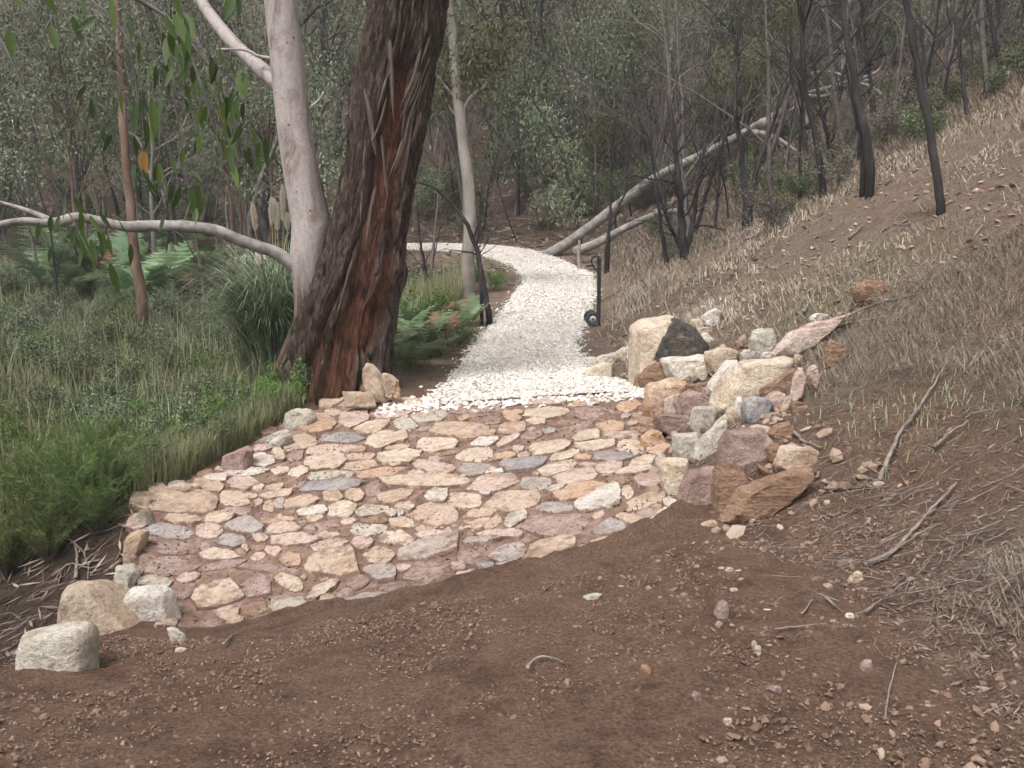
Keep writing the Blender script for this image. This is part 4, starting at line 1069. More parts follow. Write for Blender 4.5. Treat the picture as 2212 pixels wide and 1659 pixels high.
add_tube(mb, px_path([(606, 128, 9.75), (560, 122, 9.8), (530, 108, 9.8), (470, 106, 9.9)], 12), np.linspace(.022, .01, 12), 7, tint=0.05)
add_tube(mb, px_path([(662, 240, 9.75), (690, 215, 9.8), (700, 198, 9.8)], 8), np.linspace(.02, .012, 8), 7, tint=0.05)
build('upper_branch', mb, M_WHITE, pale_tree)
mw, ml = MB(), MB()
topw = sw[-1, :3]
for k in range(7):
    a = rng.uniform(0, 6.28); e = rng.uniform(.5, 1.1); L_ = rng.uniform(1.5, 3)
    p = topw + np.cumsum(np.vstack([[0, 0, -.3], np.tile([math.cos(a) * math.cos(e), math.sin(a) * math.cos(e), math.sin(e)], (6, 1)) * L_ / 6 + rng.normal(0, .12, (6, 3))]), 0)
    add_tube(mw, p, np.linspace(.11, .02, 7), 7, tint=0.05)
    for m in range(5):
        gum_cluster(ml, p[rng.integers(3, 7)] + rng.normal(0, .5, 3), 26, .3, .13, rng)
build('limbs', mw, M_WHITE, pale_tree)
build('crown', ml, M_GUM, pale_tree)

# ------------------------------------------------------------------ spray of gum leaves hanging near the viewer
SD = 3.7
trunk_side = np.array([-3.9, 3.1])
zt = gz(*trunk_side)
over = tag(empty('gum_tree', (trunk_side[0], trunk_side[1], zt)), 'near gum tree whose broad green leaves hang into the upper corner', 'tree')
mb = MB()
add_tube(mb, smooth_path([(-3.9, 3.1, zt - .4), (-3.85, 3.1, 1.2), (-3.7, 3.15, 2.8), (-3.6, 3.2, 4.5), (-3.7, 3.2, 6.5)], 24), np.linspace(.16, .08, 24), 14, tint=.05, rough=.08)
build('trunk', mb, M_WHITE, over)
mb = MB()
tw = [[(-420, -260, 3.4), (-150, -160, 3.5), (100, -80, 3.65), (320, 10, 3.75), (400, 80, 3.75), (470, 170, 3.75), (505, 260, 3.75), (560, 320, 3.75)], [(100, -80, 3.65), (260, 60, 3.6), (290, 160, 3.6), (300, 250, 3.6), (310, 330, 3.6)],
      [(320, 10, 3.75), (360, 120, 3.8), (380, 240, 3.8), (395, 340, 3.8), (400, 420, 3.8)], [(400, 80, 3.75), (440, 200, 3.7), (470, 300, 3.7), (485, 370, 3.7)], [(-150, -160, 3.5), (20, 120, 3.4), (110, 380, 3.4), (160, 480, 3.4), (210, 580, 3.4)]]
for k, t in enumerate(tw):
    add_tube(mb, px_path(t, 24), np.linspace(.022 if k == 0 else .006, .0015, 24), 6)
add_tube(mb, smooth_path([(-3.65, 3.15, 3.6), (-3.1, 3.3, 3.9), tuple(at(np.array([-420.]), np.array([-260.]), 3.4)[0])], 10), np.linspace(.05, .022, 10), 8)
build('branch', mb, M_TWIG, over)
def big_leaf(mb, P, ang, L, w, rng, tint, curl=.25):
    """broad sickle leaf with a folded midrib, hanging in picture direction ang (0 = straight down)"""
    n = 7
    t = np.linspace(0, 1, n)
    bend = rng.uniform(-.5, .5)
    a = ang + bend * (t - .3)
    d = np.stack([np.sin(a), rng.uniform(-.35, .35) * np.ones(n), -np.cos(a)], -1); d /= np.linalg.norm(d, axis=1)[:, None]
    mid = P + np.cumsum(d * L / n, 0)
    yaw = rng.uniform(-1.1, 1.1)
    sd = np.stack([np.cos(a) * math.cos(yaw), np.full(n, math.sin(yaw)), np.sin(a) * math.cos(yaw)], -1)
    hw = w * np.sin(np.pi * np.clip(t, .03, 1) ** .75) ** .9
    nrm = np.cross(d, sd)
    V = np.stack([mid - sd * hw[:, None] + nrm * (hw * curl)[:, None], mid, mid + sd * hw[:, None] + nrm * (hw * curl)[:, None]], 1).reshape(-1, 3)
    q = np.arange(n - 1) * 3
    mb.add(V, np.concatenate([np.stack([q, q + 1, q + 4, q + 3], -1), np.stack([q + 1, q + 2, q + 5, q + 4], -1)]), tint)
LV = [(1100, 130, 200, 10), (980, 130, 230, 5), (1180, 150, 190, -5), (940, 330, 150, 20), (1060, 380, 170, -20), (1180, 330, 150, -35), (1320, 380, 140, -15), (1500, 230, 130, 10), (1590, 400, 250, 3), (1640, 410, 210, -2),
      (620, 520, 220, -5), (550, 600, 200, 5), (740, 650, 230, -5), (850, 640, 300, 8), (880, 800, 230, -3), (800, 780, 220, 5), (720, 900, 160, 0), (960, 620, 200, -10), (1130, 600, 160, 15), (1250, 640, 200, 20), (1330, 560, 150, -25),
      (1260, 680, 160, -10), (1480, 590, 180, -6), (1490, 700, 230, -8), (1340, 780, 200, -15), (1610, 810, 180, -25), (1680, 850, 160, 10), (1790, 930, 220, 0), (1760, 960, 190, -12), (1440, 930, 200, 5), (1470, 1030, 260, 18), (1510, 1130, 220, 15),
      (780, 1190, 220, 25), (820, 1290, 230, 18), (920, 1140, 200, 5), (980, 1210, 180, 0), (1110, 1330, 200, -18), (1240, 1320, 210, -5), (1170, 1400, 170, 10), (1190, 1440, 180, -10), (160, 1420, 200, 5), (220, 1400, 160, 20), (470, 1450, 180, 20),
      (350, 1560, 170, 30), (590, 1580, 150, 20), (300, 1700, 260, 0), (360, 1800, 300, 0), (450, 1720, 200, 10), (520, 1980, 260, 5), (690, 1790, 180, -5), (430, 1520, 160, 25), (260, 1640, 180, -10), (1400, 480, 150, -12), (1230, 470, 150, 8), (1020, 270, 160, 4), (1400, 300, 140, -20)]
rng = np.random.default_rng(8)
mb = MB()
_K = [(950, 200), (1100, 300), (1300, 400), (1500, 500), (1250, 600), (800, 700), (850, 900), (1480, 800), (1700, 900), (1100, 1350), (300, 1500), (400, 1700), (620, 560), (1150, 150)]
for (zx, zy, L_, a) in LV:
    px, py = fr('K', zx, zy - L_ * .5)
    Ln = L_ * frs('K') / FPX * SD
    big_leaf(mb, at(np.array([px]), np.array([py]), SD + rng.uniform(-.25, .25))[0], math.radians(a), max(Ln, .085) * 1.2, max(Ln, .085) * .125, rng, rng.uniform(.1, 1))
for k in range(85):
    a_, b_ = _K[int(rng.integers(0, len(_K)))]
    px, py = fr('K', a_ + rng.normal(0, 130), b_ + rng.normal(0, 150))
    Ln = rng.uniform(.07, .12)
    big_leaf(mb, at(np.array([px]), np.array([py]), SD + rng.uniform(-.3, .3))[0], rng.normal(0, .3), Ln, Ln * .115, rng, rng.uniform(0, .8))
for k in range(70):      # more of the same spray beyond the frame, and at its top
    px, py = rng.uniform(-350, 560), rng.uniform(-330, 70)
    Ln = rng.uniform(.09, .15)
    big_leaf(mb, at(np.array([px]), np.array([py]), SD + rng.uniform(-.4, .4))[0], rng.normal(0, .3), Ln, Ln * .13, rng, rng.uniform(.1, .9))
M_SPRAY = leaf_mat('broad_gum_leaf', [(0, (.032, .065, .022, 1)), (.5, (.07, .13, .035, 1)), (1, (.12, .21, .05, 1))], .45, .3)
build('foliage', mb, M_SPRAY, over)
mb = MB()
px, py = fr('K', 830, 950)
big_leaf(mb, at(np.array([px]), np.array([py]), 3.6)[0], math.radians(-14), .115, .018, rng, .9)
px, py = fr('K', 795, 945)
big_leaf(mb, at(np.array([px]), np.array([py]), 3.62)[0], math.radians(-6), .09, .016, rng, .3)
o = build('dead_leaf', mb, leaf_mat('orange_leaf', [(0, (.30, .17, .12, 1)), (1, (.32, .15, .035, 1))], .5, .3), over); o['label'] = 'withered orange leaf among the green ones'

# ================================================================== scrub: generators
def grow(mw, tips, rng, p, d, L, r, lvl, par):
    n = par['seg'][lvl]
    P, R_ = [p], [r]
    for k in range(n):
        d = d + rng.normal(0, par['wander'][lvl], 3) + np.array([0, 0, par['up'][lvl]])
        d /= np.linalg.norm(d)
        p = p + d * L / n
        P.append(p); R_.append(r * (1 - (1 - par['taper']) * (k + 1) / n))
    add_tube(mw, P, R_, par['sides'][lvl], tint=rng.random(), cap=False)
    P = np.array(P)
    if lvl + 1 < len(par['nb']) + 1 and lvl < len(par['nb']):
        for m in range(par['nb'][lvl]):
            t = rng.uniform(par['from'][lvl], 1.0)
            k = min(int(t * n), n - 1); f = t * n - k
            q = P[k] * (1 - f) + P[k + 1] * f
            ax = rng.normal(size=3); dd = P[k + 1] - P[k]; dd /= np.linalg.norm(dd)
            sd = np.cross(dd, ax); sd /= np.linalg.norm(sd) + 1e-9
            an = rng.uniform(*par['ang'])
            grow(mw, tips, rng, q, dd * math.cos(an) + sd * math.sin(an), L * rng.uniform(*par['len']) * (1.15 - .5 * t), max(R_[k] * par['rr'], .002), lvl + 1, par)
    if lvl >= par['tiplvl']:
        tips += [P[-1], P[len(P) // 2]]
BURNT = dict(seg=(9, 5, 4, 3), wander=(.07, .16, .22, .25), up=(.02, .05, .02, 0), taper=.25, sides=(6, 4, 3, 3), nb=(9, 5, 3), **{'from': (.22, .15, .1)}, ang=(.35, .9), len=(.35, .6), rr=.5, tiplvl=9)
GUMP = dict(seg=(9, 6, 4, 3), wander=(.07, .15, .2, .2), up=(.02, .03, .0, 0), taper=.3, sides=(7, 5, 3, 3), nb=(10, 5), **{'from': (.35, .25)}, ang=(.4, 1.0), len=(.32, .55), rr=.5, tiplvl=1)
def sapling_proto(seed, h, r, par, lean=.08):
    rng = np.random.default_rng(seed); mw = MB(); tips = []
    d = np.array([rng.normal(0, lean), rng.normal(0, lean), 1.0]); d /= np.linalg.norm(d)
    grow(mw, tips, rng, np.array([0, 0, -.15]), d, h, r, 0, par)
    return mw, np.array(tips) if tips else np.zeros((0, 3)), rng
def finish_tree(name, mw, wmat, ml=None, lmat=None, loc=(0, 0, 0), crown='crown'):
    root = empty(name, loc)
    link('trunk', mw.mesh('trunk', wmat), root)
    if ml is not None and ml.n:
        link(crown, ml.mesh(crown, lmat, smooth=False), root)
    return root
protos_burnt, protos_gum, protos_bush = [], [], []
for k in range(7):
    mw, tips, r_ = sapling_proto(100 + k, 1.0 * (3.2 + .5 * k), .030 + .006 * k, BURNT, .12)
    protos_burnt.append((mw.mesh('trunk', M_BURNT if k % 3 else M_TWIG), None, None))
for k in range(7):
    mw, tips, r_ = sapling_proto(200 + k, 3.6 + .8 * k, .045 + .012 * k, GUMP, .10)
    ml = MB()
    for t in tips:
        if r_.random() < .15: continue
        gum_cluster(ml, t, int(r_.integers(12, 26)), .20 + .02 * k, .125, r_, tint=np.clip(r_.uniform(.15, .7) + r_.normal(0, .15), 0, 1) + 0 * r_.random(1)[0], wr=.26)
    protos_gum.append((mw.mesh('trunk', (M_PALE, M_TWIG, M_BURNT, M_REDTRUNK)[k % 4]), ml.mesh('crown', M_OLIVE if k in (2, 5) else M_GUM, smooth=False), None))
for k in range(6):
    r_ = np.random.default_rng(300 + k); mw, ml = MB(), MB(); tips = []
    for s in range(7):
        a = r_.uniform(0, 6.28); d = np.array([math.cos(a) * .6, math.sin(a) * .6, 1.0]); d /= np.linalg.norm(d)
        grow(mw, tips, r_, np.array([r_.normal(0, .06), r_.normal(0, .06), -.1]), d, r_.uniform(.6, 1.1), .012, 0, dict(BURNT, nb=(5, 2), tiplvl=1, seg=(5, 3, 2)))
    for t in tips:
        n = int(r_.integers(10, 20)); P = t + r_.normal(0, .07, (n, 3)); leaves(ml, P, r_.normal(0, 1, (n, 3)) + [0, 0, .5], r_.uniform(.04, .085, n), r_.uniform(.016, .03, n), r_, np.clip(r_.uniform(.2, .8) + r_.normal(0, .2, n), 0, 1))
    protos_bush.append((mw.mesh('stems', M_TWIG), ml.mesh('foliage', (M_SHRUB, M_DUSTY, M_SHRUB, M_GUM, M_BRIGHT, M_OLIVE)[k], smooth=False), None))
REG = []
def place(proto, name, loc, s, rz, label, cat, group, names=('trunk', 'crown'), tilt=(0, 0), sz=None):
    root = empty(name, loc); root.scale = (s, s, sz or s); root.rotation_euler = (tilt[0], tilt[1], rz)
    for nm, me in zip(names, proto):
        if me is not None:
            link(nm, me, root)
    REG.append((root, label, id(proto[0])))
    return tag(root, label, cat, group)

# ================================================================== trees one can pick out
def path_tree(name, stems, label, mat, rng_seed, nb=7, bl=.35, sub=4, group=None, leafmat=None, lclump=0, lsize=.12, up=.04, extra=None, cat='tree', lrad=.25, frm=.25):
    """stems: list of (picture points (x, y, depth), base radius, tip radius); branches are grown along them"""
    rng = np.random.default_rng(rng_seed); mw, ml = MB(), MB(); tips = []
    b0 = stems[0][0][0]; B = at(np.array([b0[0]]), np.array([b0[1]]), b0[2])[0]
    root = empty(name, (B[0], B[1], gz(B[0], B[1])))
    par = dict(BURNT, nb=(sub, 3), tiplvl=1, **{'from': (.15, .1)}); par['seg'] = (6, 4, 3); par['up'] = (up, .02, 0); par['sides'] = (4, 3, 3); par['wander'] = (.15, .22, .25)
    for pts, r0, r1 in stems:
        pts = list(pts)
        P = px_path(pts, 22)
        P = np.vstack([[P[0][0], P[0][1], min(P[0][2], gz(P[0][0], P[0][1])) - .4], P])
        P[1:-1] += rng.normal(0, .008, (len(P) - 2, 3)) * (P[0][1] / 15)
        add_tube(mw, P, np.linspace(r0, r1, 23), 9, tint=.3, rough=.12, seed=rng_seed)
        H_ = np.linalg.norm(P[-1] - P[0])
        for m in range(nb):
            t = rng.uniform(frm, 1); k = int(t * 21); dd = P[k + 1] - P[k]; dd /= np.linalg.norm(dd)
            sd = np.cross(dd, rng.normal(size=3)); sd /= np.linalg.norm(sd); an = rng.uniform(.4, 1.0)
            grow(mw, tips, rng, P[k], dd * math.cos(an) + sd * math.sin(an), H_ * bl * rng.uniform(.6, 1.2) * (1.1 - .5 * t), max((r0 + (r1 - r0) * t) * .42, .003), 0, par)
        tips.append(P[-1])
    build('trunk', mw, mat, root)
    if leafmat is not None:
        for t in tips:
            if rng.random() < .25: continue
            gum_cluster(ml, t, lclump, lrad, lsize, rng, tint=float(np.clip(rng.uniform(.2, .8), 0, 1)))
        if extra: extra(ml, rng)
        build('crown', ml, leafmat, root, smooth=False)
    return tag(root, label, cat, group)
GB = 'fire blackened saplings beside the path and bank'
path_tree('gum_tree', [([(1010, 655, 18), (1012, 560, 18), (1015, 450, 18), (1003, 330, 18.1), (992, 230, 18.2), (982, 120, 18.3), (972, 20, 18.4), (960, -120, 18.5)], .15, .07), ([(1003, 232, 18.2), (1022, 205, 18.1), (1048, 185, 18), (1062, 160, 18), (1066, 120, 18)], .05, .02)],
          'slender pale gum standing left of the gravel path', M_PALE, 41, nb=4, bl=.2, leafmat=M_OLIVE, lclump=26, lsize=.13, lrad=.28, frm=.6)
path_tree('gum_tree', [([(1222, 400, 40), (1210, 330, 40), (1203, 260, 40), (1200, 180, 40), (1196, 80, 40.5), (1194, -60, 41)], .28, .14), ([(1212, 318, 40), (1235, 290, 39.8), (1262, 262, 39.5)], .10, .05)],
          'pale forked gum up the hillside behind the path bend', M_LOG, 42, nb=6, bl=.25, leafmat=M_GUM, lclump=40, lsize=.17, lrad=.45, frm=.4)
path_tree('gum_tree', [([(1362, 330, 42), (1352, 240, 42), (1346, 170, 42), (1338, 80, 42), (1330, -60, 42)], .22, .12)], 'reddish trunked gum high on the far hillside', M_REDTRUNK, 43, nb=6, bl=.22, leafmat=M_GUM, lclump=40, lsize=.17, lrad=.45, frm=.35)
path_tree('gum_tree', [([(305, 640, 17), (292, 560, 17), (285, 470, 17), (276, 380, 17), (268, 290, 17), (262, 180, 17.2), (255, 40, 17.4), (250, -100, 17.5)], .10, .05)], 'thin brown trunk among the bracken', M_REDTRUNK, 44, nb=6, bl=.2, leafmat=M_GUM, lclump=16, lsize=.12, frm=.55)
path_tree('gum_tree', [([(540, 470, 21), (560, 400, 21), (585, 335, 21), (605, 290, 21), (640, 190, 21.2), (660, 120, 21.4)], .07, .03)], 'thin grey leaning stem behind the pampas plumes', M_TWIG, 45, nb=5, bl=.25, leafmat=M_GUM, lclump=14, lsize=.13)
path_tree('burnt_sapling', [([(1058, 690, 14.6), (1045, 620, 14.7), (1030, 540, 14.8), (1005, 480, 14.9), (975, 440, 15), (940, 405, 15), (895, 392, 15)], .055, .02), ([(1040, 590, 14.7), (1030, 540, 14.9), (1037, 470, 15), (1040, 400, 15)], .03, .012)],
          'blackened sapling arching left beside the pale gum at the path edge', M_BURNT, 46, nb=6, bl=.22, group=GB)
path_tree('burnt_sapling', [([(924, 615, 19), (915, 560, 19), (905, 500, 19), (900, 430, 19)], .035, .012)], 'thin charred stem at the right edge of the massive trunk', M_BURNT, 47, nb=6, bl=.3, group=GB)
path_tree('burnt_sapling', [([(1255, 540, 25), (1240, 440, 25), (1218, 350, 25), (1195, 290, 25), (1150, 215, 25)], .055, .025)], 'charred stem leaning left across the pale forked gum', M_BURNT, 48, nb=4, bl=.2, group=GB, leafmat=M_GUM, lclump=20, lsize=.15)
path_tree('burnt_sapling', [([(1482, 556, 17), (1472, 480, 17), (1468, 400, 17), (1455, 300, 17), (1440, 200, 17.2)], .085, .02), ([(1478, 556, 17), (1498, 470, 17.2), (1510, 380, 17.3), (1530, 280, 17.4)], .06, .02), ([(1474, 540, 17), (1440, 470, 16.8), (1418, 400, 16.7)], .045, .015)],
          'many stemmed blackened tree above the hand trolley', M_BURNT, 49, nb=11, bl=.4, sub=6, group=GB)
path_tree('burnt_sapling', [([(1440, 562, 17.6), (1430, 500, 17.6), (1420, 420, 17.6), (1408, 330, 17.8), (1400, 240, 18)], .045, .012)], 'thin blackened stem just left of the many stemmed tree', M_BURNT, 50, nb=9, bl=.35, sub=5, group=GB)
path_tree('burnt_sapling', [([(1612, 455, 17), (1608, 390, 17), (1600, 310, 17), (1588, 220, 17.1), (1592, 120, 17.2), (1600, 20, 17.3)], .07, .02), ([(1620, 452, 17), (1632, 380, 17), (1650, 320, 17.1), (1690, 210, 17.2), (1730, 120, 17.3)], .05, .015)],
          'V shaped blackened tree behind the straw crest', M_BURNT, 51, nb=9, bl=.35, sub=5, group=GB)
path_tree('burnt_sapling', [([(1882, 368, 12.5), (1870, 300, 12.5), (1855, 220, 12.6), (1838, 130, 12.7), (1822, 30, 12.8), (1808, -90, 13)], .062, .038), ([(1866, 368, 12.7), (1860, 300, 12.7), (1842, 220, 12.8), (1826, 140, 12.9)], .042, .016)],
          'pair of thick dark stems crossing at the top of the bank', M_BURNT, 52, nb=4, bl=.22, group=GB, frm=.5)
path_tree('burnt_sapling', [([(2032, 445, 9.6), (2020, 360, 9.6), (2004, 260, 9.7), (1985, 160, 9.8), (1966, 60, 9.9), (1945, -60, 10)], .047, .03)], 'dark straight trunk nearest the viewer on the bank', M_BURNT, 53, nb=2, bl=.15, group=GB, frm=.75)
path_tree('burnt_sapling', [([(1800, 345, 17.5), (1785, 280, 17.5), (1768, 200, 17.6), (1752, 110, 17.7)], .05, .02), ([(1806, 350, 17.4), (1790, 285, 17.3), (1760, 230, 17.4)], .03, .012)], 'leaning dark stem right of the fallen log fork', M_BURNT, 54, nb=6, bl=.25, group=GB)
path_tree('burnt_sapling', [([(1905, 300, 19), (1890, 240, 19), (1875, 150, 19.2), (1850, 40, 19.4)], .055, .025)], 'dark stem showing just beyond the crossing pair', M_BURNT, 55, nb=6, bl=.25, group=GB)
path_tree('burnt_sapling', [([(2010, 305, 16), (2003, 240, 16), (1996, 160, 16.2), (1990, 40, 16.4)], .04, .02)], 'thin dark stem behind the nearest straight trunk', M_BURNT, 56, nb=5, bl=.25, group=GB)
path_tree('burnt_sapling', [([(2100, 300, 15), (2085, 220, 15), (2075, 130, 15.2), (2060, 20, 15.4)], .04, .02)], 'farthest right thin dark stem on the bank', M_BURNT, 57, nb=5, bl=.25, group=GB)
path_tree('burnt_sapling', [([(1545, 520, 19), (1548, 450, 19), (1555, 380, 19), (1560, 280, 19.2)], .035, .012)], 'slim charred stem between the many stemmed and V shaped trees', M_BURNT, 58, nb=9, bl=.35, sub=5, group=GB)
path_tree('burnt_sapling', [([(1310, 540, 21), (1318, 460, 21), (1320, 380, 21), (1312, 300, 21.2)], .04, .012), ([(1316, 500, 21), (1345, 430, 21), (1375, 390, 21), (1415, 372, 21)], .03, .01)], 'charred sapling in front of the middle of the fallen log', M_BURNT, 59, nb=8, bl=.35, sub=5, group=GB)
path_tree('gum_tree', [([(1650, 300, 24), (1640, 200, 24), (1632, 90, 24.2), (1625, -40, 24.4)], .10, .05)], 'leafy olive tree behind the V shaped blackened tree', M_TWIG, 60, nb=12, bl=.3, leafmat=M_OLIVE, lclump=40, lsize=.13, lrad=.32, frm=.1)
path_tree('gum_tree', [([(1115, 470, 30), (1118, 380, 30), (1125, 280, 30), (1140, 170, 30.2)], .06, .02)], 'bright green leafy sapling left of the pale forked gum', M_TWIG, 61, nb=12, bl=.28, leafmat=M_GUM, lclump=40, lsize=.15, lrad=.34, frm=.35)
path_tree('gum_tree', [([(1330, 420, 30), (1320, 350, 30), (1310, 290, 30)], .05, .02)], 'low yellow green sapling above the fallen log', M_TWIG, 62, nb=10, bl=.4, leafmat=M_OLIVE, lclump=36, lsize=.14, lrad=.3, frm=.3)

# ------------------------------------------------------------------ fallen log
mb = MB()
LG = [(1118, 556, 25.6), (1165, 556, 25.2), (1215, 532, 24.9), (1275, 490, 24.6), (1340, 440, 24.2), (1410, 388, 23.8), (1480, 352, 23.3), (1560, 312, 22.8), (1625, 276, 22.4), (1690, 240, 22), (1740, 205, 21.6), (1790, 190, 21.3), (1850, 172, 21), (1885, 162, 20.8)]
LP = px_path(LG, 90)
add_tube(mb, LP, np.interp(np.linspace(0, 1, 90), [0, .05, .15, .5, .75, 1], [.08, .15, .15, .11, .08, .03]), 16, tint=.5, rough=.12, seed=2)
flog = tag(empty('fallen_tree', (LP[0][0], LP[0][1], gz(LP[0][0], LP[0][1]))), 'long pale fallen tree trunk slanting up the slope beside the path bend', 'fallen tree')
build('trunk', mb, M_LOG, flog)
for k, (pts, r0, r1) in enumerate([([(1640, 268, 22.3), (1690, 258, 22.1), (1720, 236, 22), (1738, 222, 21.9), (1742, 275, 21.7)], .13, .07), ([(1625, 284, 22.4), (1670, 296, 22), (1700, 312, 21.7), (1722, 328, 21.5)], .09, .03),
                      ([(1735, 205, 21.6), (1780, 208, 21.4), (1830, 186, 21.2), (1880, 172, 21)], .07, .03), ([(1840, 176, 21), (1890, 192, 20.8), (1920, 226, 20.6), (1935, 250, 20.5)], .05, .02), ([(1880, 164, 20.8), (1900, 150, 20.7), (1910, 128, 20.6)], .035, .015),
                      ([(1740, 160, 21.8), (1790, 155, 21.6), (1840, 170, 21.2)], .03, .03)]):
    mb = MB(); add_tube(mb, px_path(pts, 16), np.linspace(r0, r1, 16), 9, rough=.12, seed=k)
    build('branch', mb, M_LOG, flog)
mb = MB()
l2 = px_path([(1240, 545, 23.8), (1300, 520, 23.6), (1360, 488, 23.3), (1420, 462, 23), (1490, 452, 22.6)], 30)
add_tube(mb, l2, np.linspace(.13, .05, 30), 12, rough=.12, seed=9)
tag(build('fallen_log', mb, M_LOG), 'shorter grey log lying below the long fallen tree', 'log')
mb = MB()
for pts in ([(1255, 590, 22), (1250, 560, 22.2), (1252, 520, 22.4)],):
    add_tube(mb, px_path(pts, 10), np.linspace(.06, .035, 10), 8, rough=.1)
tag(build('tree_stump', mb, M_STICK), 'short pale stump standing between path edge and fallen tree', 'stump')

# ------------------------------------------------------------------ hand trolley
M_METAL = simple_mat('trolley_paint', [(.3, (.015, .022, .025, 1)), (.7, (.04, .05, .055, 1))], 12, .45, 0)
M_TYRE = simple_mat('tyre_rubber', [(.3, (.03, .032, .034, 1)), (.7, (.07, .072, .074, 1))], 14, .8, .2)
M_HUB = simple_mat('wheel_hub', [(.3, (.35, .34, .32, 1)), (.7, (.55, .53, .5, 1))], 14, .5, 0)
T0 = hit1(1288, 702)
ty = T0[1]
tro = tag(empty('hand_trolley', T0), 'dark two wheeled hand trolley standing at the right edge of the gravel path', 'trolley')
def loc(x, y, z): return T0 + np.array([x, y, z])
for yy in (-.17, .17):
    mb = MB()
    add_tube(mb, smooth_path([loc(.035, yy, .02), loc(.035, yy, .5), loc(.03, yy, 1.0), loc(.022, yy, 1.06)], 24), .016, 10)
    build('rail', mb, M_METAL, tro)
mb = MB()
add_tube(mb, smooth_path([loc(.03, -.17, 1.0), loc(.028, -.165, 1.07), loc(.0, -.12, 1.10), loc(-.07, -.05, 1.075), loc(-.09, 0, 1.03), loc(-.07, .0, .95), loc(-.01, 0, .87), loc(.02, 0, .82), loc(.025, 0, .5), loc(.02, 0, .12)], 50), .013, 10)
add_tube(mb, smooth_path([loc(-.07, -.05, 1.075), loc(-.08, .06, 1.075), loc(.0, .12, 1.10), loc(.028, .165, 1.07), loc(.03, .17, 1.0)], 20), .013, 10)
build('handle', mb, M_METAL, tro)
for zc in (.2, .5, .78):
    mb = MB(); add_tube(mb, [loc(.035, -.17, zc), loc(.04, 0, zc), loc(.035, .17, zc)], .011, 8); build('crossbar', mb, M_METAL, tro)
mb = MB()
pl = np.array([[.03, -.19], [.24, -.16], [.24, .16], [.03, .19]])
V = np.concatenate([[loc(a, b, .02 - (a * .06)) for a, b in pl], [loc(a, b, .008 - (a * .06)) for a, b in pl]])
mb.add(V, [[0, 1, 2, 3], [7, 6, 5, 4], [0, 4, 5, 1], [1, 5, 6, 2], [2, 6, 7, 3], [3, 7, 4, 0]])
build('toe_plate', mb, M_METAL, tro, smooth=False)
def wheel(yc):
    mb = MB(); n, m = 28, 10; R0, r = .082, .032
    a, b = np.meshgrid(np.linspace(0, 6.283, n, endpoint=False), np.linspace(0, 6.283, m, endpoint=False), indexing='ij')
    V = np.stack([(R0 + r * np.cos(b)) * np.cos(a), r * 1.0 * np.sin(b), (R0 + r * np.cos(b)) * np.sin(a)], -1).reshape(-1, 3) + loc(-.075, yc, .115)
    ia, ib = np.meshgrid(np.arange(n), np.arange(m), indexing='ij'); ja, jb = (ia + 1) % n, (ib + 1) % m
    mb.add(V, np.stack([ia * m + ib, ja * m + ib, ja * m + jb, ia * m + jb], -1).reshape(-1, 4))
    w = build('wheel', mb, M_TYRE, tro)
    mb = MB(); add_tube(mb, [loc(-.075, yc - .022, .115), loc(-.075, yc + .022, .115)], .056, 20); 
    h = link('rim', mb.mesh('rim', M_HUB, True, T0), w)
    mb = MB(); add_tube(mb, [loc(-.075, yc - .036, .115), loc(-.075, yc + .036, .115)], .016, 12)
    link('axle_cap', mb.mesh('axle_cap', M_METAL, True, T0), w)
wheel(-.2); wheel(.2)
mb = MB(); add_tube(mb, [loc(-.075, -.2, .115), loc(-.075, .2, .115)], .009, 8)
for yy in (-.15, .15): add_tube(mb, [loc(-.075, yy, .115), loc(.035, yy, .2)], .009, 6); add_tube(mb, [loc(-.075, yy, .115), loc(.035, yy, .04)], .009, 6)
build('axle', mb, M_METAL, tro)

# ------------------------------------------------------------------ pampas grass
PB = np.array([(602 - CX) / FPX * 12.6, 12.4, 0]); PB[2] = gz(PB[0], PB[1]) + .1
pam = tag(empty('pampas_grass', PB), 'blue green pampas grass fountain with cream plumes behind the pale gum', 'grass clump')
rng = np.random.default_rng(31)
mb = MB()
n = 2000
az = rng.random(n) * 6.283; L_ = rng.uniform(1.1, 2.7, n); ln = rng.uniform(.02, .4, n)
B = PB + np.stack([rng.normal(0, .13, n), rng.normal(0, .13, n), np.zeros(n)], -1)
t = np.linspace(0, 1, 7)
ang = ln[:, None] + (1.7 + rng.uniform(0, .9, n))[:, None] * t[None, :] ** 2.0
st = np.stack([np.sin(ang) * np.cos(az)[:, None], np.sin(ang) * np.sin(az)[:, None], np.cos(ang)], -1) * (L_ / 6)[:, None, None]
C = B[:, None, :] + np.concatenate([np.zeros((n, 1, 3)), np.cumsum(st[:, :-1], 1)], 1)
sd = np.stack([-np.sin(az), np.cos(az), 0 * az], -1)[:, None, :] * (.009 * np.array([.8, 1, 1, .9, .7, .4, .05]))[None, :, None]
V = np.stack([C - sd, C + sd], 2).reshape(-1, 3)
q = (np.arange(n)[:, None] * 14 + np.arange(6)[None, :] * 2).ravel()
mb.add(V, np.stack([q, q + 1, q + 3, q + 2], -1), np.repeat(rng.random(n), 14))
build('leaves', mb, M_PAMPAS, pam)
